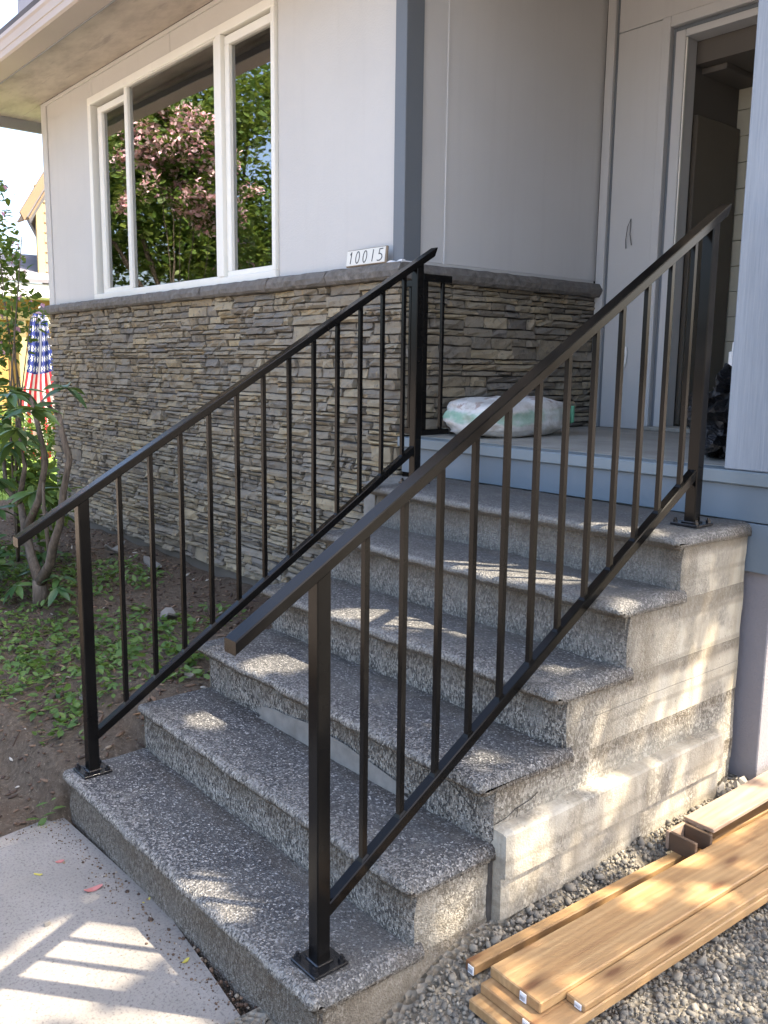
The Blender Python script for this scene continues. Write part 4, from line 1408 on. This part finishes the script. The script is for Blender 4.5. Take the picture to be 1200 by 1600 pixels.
rh = thing('rhododendron', 'gnarled rhododendron with long glossy leaves beside the stone wall', 'shrub', (-5.19, 1.75, .25))
def jit(pts, a=.05):
    return [(p[0], 1.75 + a * math.sin(3.1 * i), p[1]) for i, p in enumerate(pts)]
stem = MB()
stem.tube([(-5.19, 1.75, .18), (-5.19, 1.75, .35)], [.05, .042], 9)
stem.tube(jit([(-5.19, .33), (-5.01, .48), (-4.93, .60), (-4.84, .73), (-4.73, .92), (-4.67, 1.10), (-4.70, 1.245), (-4.80, 1.33), (-4.96, 1.40)]), [.036, .028, .024, .021, .019, .018, .016, .012, .008], 8)
stem.tube(jit([(-5.19, .33), (-5.327, .464), (-5.389, .65), (-5.486, .752), (-5.684, .85), (-5.78, 1.0), (-5.9, 1.15)], .08), [.034, .028, .024, .02, .016, .012, .008], 8)
stem.tube(jit([(-5.395, .61), (-5.124, .835), (-5.01, 1.065), (-5.08, 1.275), (-5.22, 1.41)], -.06), [.026, .021, .017, .014, .010], 7)
stem.tube(jit([(-5.0, .49), (-5.05, .8), (-5.07, 1.1)], -.1), [.013, .01, .007], 6)
stem.tube(jit([(-5.5, .75), (-5.36, 1.0), (-5.37, 1.15), (-5.5, 1.29)], .12), [.02, .015, .012, .008], 6)
stem.build('trunk', M['bark'], rh, smooth=True)
lm = big_leaf()
wh = [(-5.248, 1.43), (-4.933, 1.47), (-5.515, 1.29), (-4.83, 1.36), (-5.368, 1.147), (-5.692, 1.085), (-5.088, 1.239), (-5.812, 1.315), (-5.667, 1.437), (-6.0, .979), (-5.637, .912), (-5.30, .852), (-6.1, .63), (-5.75, .70), (-5.95, 1.22), (-6.2, 1.1),
      (-5.334, .30), (-5.561, .32), (-5.05, .38), (-5.737, .34), (-4.90, .36), (-5.9, .42), (-5.45, .45)]
for i, (x, z) in enumerate(wh):
    y = 1.75 + random.uniform(-.14, .12)
    k = random.randint(7, 10)
    for j in range(k):
        o = link('leaf', lm, rh, Vector((x, y, z)) - wloc(rh))
        o.rotation_euler = (random.uniform(-.4, .4), random.uniform(-.35, .75), 2 * math.pi * j / k + random.uniform(-.3, .3))
        s_ = random.uniform(.13, .19) * (.75 if z < .5 else 1)
        o.scale = (s_, s_, s_)


def shrub(name, label, base, tips, crown, nleaf, lsize, lmat, fmat=None, nfl=0, cat='shrub', rad=.02, group=None, noise_s=2.2, gap=-.12, box=False, fgap=.08):
    """multi-stem plant; crown: list of (x,y,z,rx,ry,rz)"""
    t = thing(name, label, cat, base, group)
    m = MB()
    b = Vector(base)
    for tp in tips:
        tp = Vector(tp)
        mid = b.lerp(tp, .5) + Vector((random.uniform(-.1, .1), random.uniform(-.1, .1), 0)) * (tp - b).length * .5
        pts = [b.lerp(mid, q) if q < 1 else mid for q in (0, .5, 1)] + [mid.lerp(tp, .5), tp]
        m.tube(pts, [rad, rad * .85, rad * .65, rad * .45, rad * .25], 7)
    m.build('trunk', M['bark'], t, smooth=True)
    tot = sum(c[3] * c[4] * c[5] for c in crown)
    Pl, Pf = [], []
    for c in crown:
        k = int(nleaf * c[3] * c[4] * c[5] / tot)
        f = int(nfl * c[3] * c[4] * c[5] / tot)
        for arr, cnt in ((Pl, k), (Pf, f)):
            got = 0
            tries = 0
            while got < cnt and tries < cnt * 8:
                tries += 1
                v = Vector((random.gauss(0, 1), random.gauss(0, 1), random.gauss(0, 1))).normalized() * random.random() ** .4
                p = (c[0] + v.x * c[3], c[1] + v.y * c[4], c[2] + v.z * c[5])
                nz = fbm(p[0], p[1], p[2], noise_s)
                if arr is Pl and nz < gap:
                    continue
                if arr is Pf and nz < fgap:
                    continue
                arr.append(p)
                got += 1
    P = np.array(Pl)
    n = len(P)
    if n:
        scatter('crown', QLEAF_V if box else LEAF_V, QLEAF_F if box else LEAF_F, P, rotmats(n, 1.0), rng.uniform(.6, 1.25, n) * lsize, lmat, t, origin=base)
    if fmat is not None and Pf:
        P = np.array(Pf)
        n = len(P)
        scatter('blossoms', QLEAF_V, QLEAF_F, P, rotmats(n, 1.4), rng.uniform(.6, 1.2, n) * lsize * (.85 if box else .8), fmat, t, origin=base)
    return t


shrub('flowering_shrub', 'slender shrub with sparse pink flowers by the house corner', (-6.36, 2.0, .2),
      [(-6.32, 2.0, 1.65), (-6.2, 2.0, 2.1), (-6.35, 1.98, 2.45), (-6.0, 2.02, 2.4), (-6.6, 2.0, 2.6), (-5.85, 2.0, 1.9)],
      [(-6.55, 2.0, 2.25, .24, .22, .28), (-6.15, 2.02, 1.95, .22, .2, .16), (-6.6, 2.0, 2.65, .2, .2, .22), (-6.45, 2.0, 1.75, .22, .2, .16), (-6.28, 2.0, 2.35, .13, .12, .16), (-6.75, 2.0, 1.5, .26, .2, .26)], 1150, .062, M['shrub'], M['pinkflower'], 70, rad=.010)
shrub('leafy_plant', 'low dark leafy plant at the foot of the rhododendron trunk', (-5.55, 1.52, .22), [(-5.55, 1.52, .45), (-5.65, 1.5, .4)],
      [(-5.6, 1.5, .45, .28, .2, .16), (-5.85, 1.5, .5, .25, .2, .2)], 420, .085, M['rhodo'], rad=.008)
shrub('leafy_plant', 'upright green plant close behind the rhododendron trunk', (-5.95, 2.05, .22), [(-5.95, 2.05, .7), (-6.1, 2.0, .8)],
      [(-5.95, 2.05, .65, .25, .2, .3), (-6.25, 2.05, .85, .25, .2, .3)], 460, .09, M['shrub'], rad=.008)
shrub('garden_bush', 'sunlit green bush behind the rhododendron beyond the house corner', (-11.4, 3.95, .06), [(-11.4, 3.95, .7), (-11.2, 4.1, .6)],
      [(-11.4, 3.9, .75, .5, .45, .42), (-11.0, 4.05, .6, .4, .35, .35), (-11.9, 3.7, .7, .5, .4, .4)], 1500, .085, M['shrub'])

# lawn grass tufts in view
n = 5000
x, y = rng.uniform(-14, -9.0, n), rng.uniform(2.4, 6.0, n)
P = np.stack([x, y, np.full(n, .06)], 1)
bl_v = [(-.06, 0, 0), (.06, 0, 0), (.02, .12, .7), (0, .3, 1.0)]
tag(scatter('grass', bl_v, [(0, 1, 2, 3)], P, rotmats(n, .3), rng.uniform(.05, .11, n), M['grass']), 'sunlit short grass beyond the house corner', kind='stuff')

# ------------------------------------------------------------------ neighbour's house and flag
nb = thing('neighbour_house', 'yellow house with shingled gable beyond the garden', 'house', (-16.0, 6.5, 0))
XN = -15.0
MB().box(XN - 6, XN, 4.05, 12, 0, 2.62).build('wall', M['yhouse'], nb)
MB().box(XN, XN + .12, 4.0, 12, 2.28, 2.44, .01).build('porch_beam', M['ytrim'], nb)
for y in (4.86, 5.9):
    MB().box(XN, XN + .14, y, y + .14, 0, 2.28, .01).build('porch_post', M['ytrim'], nb)
MB().box(XN - .2, XN + .5, 3.9, 12, 2.62, 2.84, .01).build('eave_board', M['whitewash'], nb)
MB().hexa([(XN + .55, 3.9, 2.85), (XN + .55, 12, 2.85), (XN - 1.5, 12, 3.4), (XN - 1.5, 3.9, 3.4), (XN + .55, 3.9, 2.90), (XN + .55, 12, 2.90), (XN - 1.5, 12, 3.5), (XN - 1.5, 3.9, 3.5)]).build('porch_roof', M['groof'], nb)
up = MB()
up.add([(XN, 5.32, 2.9), (XN, 9.2, 2.9), (XN, 9.2, 4.5), (XN, 7.3, 7.4), (XN, 5.32, 4.3)] + [(XN - 4, 7.2, 2.9), (XN - 4, 11.0, 2.9), (XN - 4, 11.0, 4.5), (XN - 4, 9.2, 7.4), (XN - 4, 7.2, 4.3)],
       [(0, 1, 2, 3, 4), (9, 8, 7, 6, 5)] + [(i, (i + 1) % 5, (i + 1) % 5 + 5, i + 5) for i in range(5)])
up.build('gable_wall', M['ytrim'], nb)
for r_ in range(9):
    z = 2.92 + r_ * .155
    y = 5.40 - (r_ % 2) * .10
    while y < 6.3:
        w_ = random.uniform(.16, .24)
        MB().hexa([(XN + .001, y, z), (XN + .03, y, z), (XN + .03, y + w_ - .01, z), (XN + .001, y + w_ - .01, z), (XN + .001, y, z + .15), (XN + .012, y, z + .15), (XN + .012, y + w_ - .01, z + .15), (XN + .001, y + w_ - .01, z + .15)]).build('shingle', M['shingle'], nb)
        y += w_
MB().box(XN + .001, XN + .05, 5.27, 5.39, 2.9, 4.42, .004).build('corner_board', M['ytrim'], nb)
MB().box(XN + .031, XN + .07, 5.56, 5.64, 3.05, 4.15, .004).build('window_trim', M['raft'], nb)
MB().hexa([(XN - 4, 6.9, 3.82), (XN + .55, 4.97, 3.82), (XN + .55, 7.3, 7.55), (XN - 4, 9.2, 7.55), (XN - 4, 6.8, 3.90), (XN + .55, 4.88, 3.90), (XN + .55, 7.25, 7.70), (XN - 4, 9.15, 7.70)]).build('roof', M['groof'], nb)
MB().hexa([(XN + .551, 4.90, 3.76), (XN + .60, 4.90, 3.76), (XN + .60, 7.3, 7.6), (XN + .551, 7.3, 7.6), (XN + .551, 4.84, 3.88), (XN + .60, 4.84, 3.88), (XN + .60, 7.22, 7.74), (XN + .551, 7.22, 7.74)]).build('rake_board', M['raft'], nb)
MB().hexa([(XN + .01, 5.0, 3.80), (XN + .549, 5.0, 3.80), (XN + .549, 7.3, 7.5), (XN + .01, 7.3, 7.5), (XN + .01, 4.98, 3.815), (XN + .549, 4.98, 3.815), (XN + .549, 7.28, 7.53), (XN + .01, 7.28, 7.53)]).build('eave_soffit', M['raft'], nb)

fg = thing('flag', 'american flag with stars and stripes hanging from a slanted pole', 'flag', (-12.3, 4.3, 2.4))
MB().tube([(-13.9, 5.4, 1.5), (-12.3, 4.33, 2.34)], .018, 8).build('pole', M['whitewash'], fg)
me = bpy.data.meshes.new('cloth')
NU, NV = 36, 40
vs, uvs = [], []
d0 = Vector((.33, .94, 0)).normalized()
for j in range(NV + 1):
    for i in range(NU + 1):
        q, t_ = (i / NU) * 2 - 1, j / NV
        w_ = .05 + .30 * t_ ** .7
        fold = (.05 + .09 * t_) * math.sin(q * 7 + t_ * 3)
        p = Vector((-12.3, 4.31, 2.26)) + d0 * (q * w_ + .02 * math.sin(9 * t_ + 2 * q)) + Vector((1, -.35, 0)) * fold
        p.z -= 1.95 * t_ * (1 - .10 * q * q) + .12 * max(0, -q) * t_
        vs.append(p - wloc(fg))
        uvs.append((min(.999, t_ * .98), min(.999, max(.001, .42 + .58 * abs(q + .15 * math.sin(3 * t_)) / 1.15))))
fs = [(j * (NU + 1) + i, j * (NU + 1) + i + 1, (j + 1) * (NU + 1) + i + 1, (j + 1) * (NU + 1) + i) for j in range(NV) for i in range(NU)]
me.from_pydata(vs, [], fs)
ul = me.uv_layers.new(name='UVMap')
for lp in me.loops:
    ul.data[lp.index].uv = uvs[lp.vertex_index]
me.polygons.foreach_set('use_smooth', [True] * len(fs))
me.materials.append(M['flag'])
link('cloth', me, fg)

# ------------------------------------------------------------------ trees out of frame: mirrored in the window, and the one that shades the steps
def tree(name, label, base, h, crown, nleaf, lsize, lmat, fmat=None, nfl=0, rad=.16, gap=-.1, ns=.8, fgap=.08):
    tips = [(c[0], c[1], c[2] + c[5] * .3) for c in crown]
    return shrub(name, label, base, tips, crown, nleaf, lsize, lmat, fmat, nfl, 'tree', rad, None, ns, gap, True, fgap)


tree('dogwood_tree', 'pink flowering dogwood in the front yard, mirrored in the window', (-9.9, .9, 0), 5,
     [(-9.5, 1.22, 4.25, .3, .24, .36), (-9.5, .95, 4.05, .6, .5, .42), (-9.5, .62, 3.92, .55, .38, .34), (-9.5, .90, 3.55, .5, .45, .30), (-9.4, .08, 3.62, .16, .18, .08), (-9.5, .98, 4.62, .14, .12, .24), (-9.6, .40, 3.35, .35, .35, .25), (-9.6, 1.6, 3.7, .2, .14, .5)],
     7000, .08, M['shrub'], M['pink'], 9000, .010, -.2, 3.2, .03)
tree('maple_tree', 'tall green maple behind the dogwood, mirrored in the window', (-14.3, -2.2, 0), 9,
     [(-14.2, -2.9, 5.4, 1.4, 1.4, 1.4), (-14.2, -1.3, 5.5, 1.3, 1.3, 1.3), (-13.9, -2.9, 3.7, 1.3, 1.3, 1.3), (-14.4, -.4, 4.8, 1.2, 1.2, 1.3), (-14.2, -1.8, 4.0, 1.2, 1.2, 1.2), (-14.5, .6, 4.6, 1.1, 1.1, 1.3)],
     30000, .13, M['shrub'], None, 0, .08, -.18, .7)
tree('laurel_tree', 'dense dark laurel across the front yard, mirrored in the window', (-16.4, -1.6, 0), 7,
     [(-16.2, -2.2, 2.8, 1.6, 1.6, 2.0), (-16.4, -4.0, 2.8, 1.6, 1.6, 2.0), (-16.4, -.4, 2.9, 1.5, 1.5, 1.9), (-16.5, 1.2, 2.8, 1.4, 1.4, 1.9)], 22000, .15, M['maple'], None, 0, .08, -.20, .8)

LIT = [  # sun patch outlines along the sun rays; crown leaves inside are left out
  [(-1.45, 2.8), (-1.43, 4.0), (-1.80, 3.8), (-1.80, 2.62)],
  [(-2.368,0.64),(-2.406,0.831),(-2.249,0.967),(-2.065,0.97),(-2.031,0.859),(-2.04,0.71),(-2.034,0.628),(-2.008,0.529),(-2.153,0.483),(-2.298,0.522)],
  [(-1.955,0.725),(-1.956,0.808),(-1.877,0.891),(-1.767,0.956),(-1.693,0.914),(-1.874,0.692)],
  [(-2.126,1.051),(-2.103,1.022),(-2.11,0.989),(-2.144,0.97),(-2.186,0.977),(-2.211,1.006),(-2.204,1.04),(-2.168,1.059)],
  [(-1.958,1.049),(-1.952,1.024),(-1.977,1.003),(-2.019,0.997),(-2.054,1.011),(-2.061,1.036),(-2.035,1.058),(-1.992,1.063)],
  [(-2.89,1.387),(-2.842,1.337),(-2.836,1.274),(-2.874,1.235),(-2.936,1.24),(-2.987,1.288),(-2.996,1.353),(-2.955,1.394)],
  [(-2.853,1.553),(-2.812,1.486),(-2.832,1.412),(-2.902,1.371),(-2.984,1.386),(-3.03,1.452),(-3.01,1.53),(-2.935,1.573)],
  [(-2.673,1.615),(-2.66,1.593),(-2.667,1.569),(-2.69,1.556),(-2.714,1.562),(-2.727,1.584),(-2.72,1.609),(-2.698,1.622)],
  [(-2.903,1.567),(-2.936,1.668),(-2.748,1.883),(-2.576,1.909),(-2.19,2.016),(-2.191,1.934),(-2.366,1.848),(-2.537,1.713),(-2.675,1.572)],
  [(-2.01,1.811),(-1.992,1.77),(-1.993,1.72),(-2.011,1.692),(-2.036,1.7),(-2.055,1.74),(-2.055,1.791),(-2.037,1.82)],
  [(-2.716,1.755),(-2.676,1.861),(-2.367,1.939),(-2.267,1.862),(-2.368,1.744),(-2.583,1.7)],
  [(-1.764,2.275),(-1.877,2.284),(-1.88,2.358),(-1.849,2.379),(-1.737,2.389),(-1.751,2.208)],
  [(-1.769,2.328),(-1.756,2.33),(-1.751,2.281),(-1.756,2.212),(-1.767,2.164),(-1.779,2.163),(-1.785,2.209),(-1.781,2.278)],
  [(-1.605,1.682),(-1.591,1.653),(-1.6,1.59),(-1.625,1.532),(-1.652,1.511),(-1.666,1.538),(-1.659,1.599),(-1.633,1.659)],
  [(-1.572,2.121),(-1.637,2.107),(-1.675,2.137),(-1.656,2.191),(-1.59,2.206),(-1.558,2.203)],
  [(-1.563,2.304),(-1.628,2.274),(-1.663,2.293),(-1.644,2.35),(-1.587,2.36),(-1.55,2.383)],
  [(-1.545,2.602),(-1.52,2.59),(-1.52,2.532),(-1.545,2.464),(-1.58,2.425),(-1.605,2.436),(-1.605,2.491),(-1.581,2.561)],
  [(-1.577,1.476),(-1.569,1.448),(-1.577,1.405),(-1.596,1.374),(-1.614,1.371),(-1.622,1.399),(-1.615,1.441),(-1.596,1.473)],
  [(-1.549,1.93),(-1.57,2.211),(-1.556,2.514),(-1.485,2.535),(-1.452,2.386),(-1.484,2.09),(-1.505,1.933)],
  [(-1.378,2.176),(-1.336,2.096),(-1.323,1.981),(-1.344,1.898),(-1.387,1.888),(-1.428,1.959),(-1.445,2.075),(-1.424,2.169)],
  [(-1.238,2.262),(-1.214,2.198),(-1.214,2.107),(-1.236,2.042),(-1.268,2.037),(-1.292,2.096),(-1.294,2.188),(-1.271,2.259)],
  [(-1.346,2.299),(-1.333,2.263),(-1.332,2.209),(-1.343,2.169),(-1.361,2.165),(-1.374,2.199),(-1.376,2.254),(-1.364,2.295)],
  [(-1.505,2.331),(-1.516,2.481),(-1.469,2.769),(-1.472,2.865),(-1.446,3.101),(-1.353,2.899),(-1.374,2.672),(-1.413,2.382)],
  [(-1.462,1.977),(-1.448,1.922),(-1.447,1.817),(-1.459,1.724),(-1.476,1.694),(-1.489,1.743),(-1.491,1.845),(-1.48,1.944)],
]


def inside(poly, u, v):
    c = np.zeros(len(u), bool)
    for (x0, y0), (x1, y1) in zip(poly, poly[1:] + poly[:1]):
        c ^= ((y0 > v) != (y1 > v)) & (u < (x1 - x0) * (v - y0) / (y1 - y0 + 1e-12) + x0)
    return c


# unseen driveway-side tree: dense shading crown, gaps cut to place the sun patches
yt = thing('yard_tree', 'unseen leafy tree over the driveway, crown cut to shade the steps and place sun patches', 'tree', (2.6, 5.9, 0))
m = MB()
m.tube([(2.6, 5.9, -.1), (2.55, 5.85, 1.4), (2.4, 5.6, 2.7), (2.2, 5.3, 3.8), (1.9, 4.9, 4.9)], [.26, .21, .18, .14, .08], 10)
for tp in ((.6, 3.6, 4.6), (.9, 5.2, 5.2), (2.0, 3.6, 5.4), (3.4, 5.0, 5.6), (1.3, 4.5, 5.6), (5.0, 5.4, 5.4), (5.6, 4.2, 5.0), (4.6, 6.6, 5.4)):
    m.tube([(2.35, 5.5, 3.0), Vector((2.35, 5.5, 3.0)).lerp(Vector(tp), .5) + Vector((0, 0, .3)), tp], [.10, .06, .03], 7)
m.build('trunk', M['bark'], yt, smooth=True)
n = 66000
u = rng.uniform(-3.6, 3.6, n)
v = rng.uniform(-.9, 3.9, n)
z = 4.3 + 1.5 * rng.random(n) + .25 * np.sin(u * 2.1) * np.cos(v * 1.7)
P = np.stack([u + SUN.x * z, v + SUN.y * z, z], 1)
ok = ~((P[:, 0] < -.85) & (P[:, 1] > 2.0))
for poly in LIT:
    pc = np.mean(poly, 0)
    big = [(pc[0] + (a - pc[0]) * (1 + .03 / max(.02, math.hypot(a - pc[0], b - pc[1]))), pc[1] + (b - pc[1]) * (1 + .03 / max(.02, math.hypot(a - pc[0], b - pc[1])))) for a, b in poly]
    ok &= ~inside(big, P[:, 0] - SUN.x * P[:, 2], P[:, 1] - SUN.y * P[:, 2])
uu, vv = P[:, 0] - SUN.x * P[:, 2], P[:, 1] - SUN.y * P[:, 2]
thin = (uu > -1.95) & (uu < -.9) & (vv > 1.35) & (vv < 2.8) & (np.sin(uu * 9 + 1) * np.cos(vv * 7.3 + 2) + rng.normal(0, .35, len(uu)) > -.05)  # crown thinned here to brighten the side wall and boards
ok &= ~(thin & (rng.random(len(uu)) < .80))
P = P[ok]
n = len(P)
Rl = rotmats(n, .55)
S_ = rng.uniform(.07, .13, n)
P = P - np.einsum('nij,j->ni', Rl, np.array([.5, 0, 0])) * S_[:, None]
scatter('crown', QLEAF_V, QLEAF_F, P, Rl, S_, M['maple2'], yt, origin=(2.6, 5.9, 0))
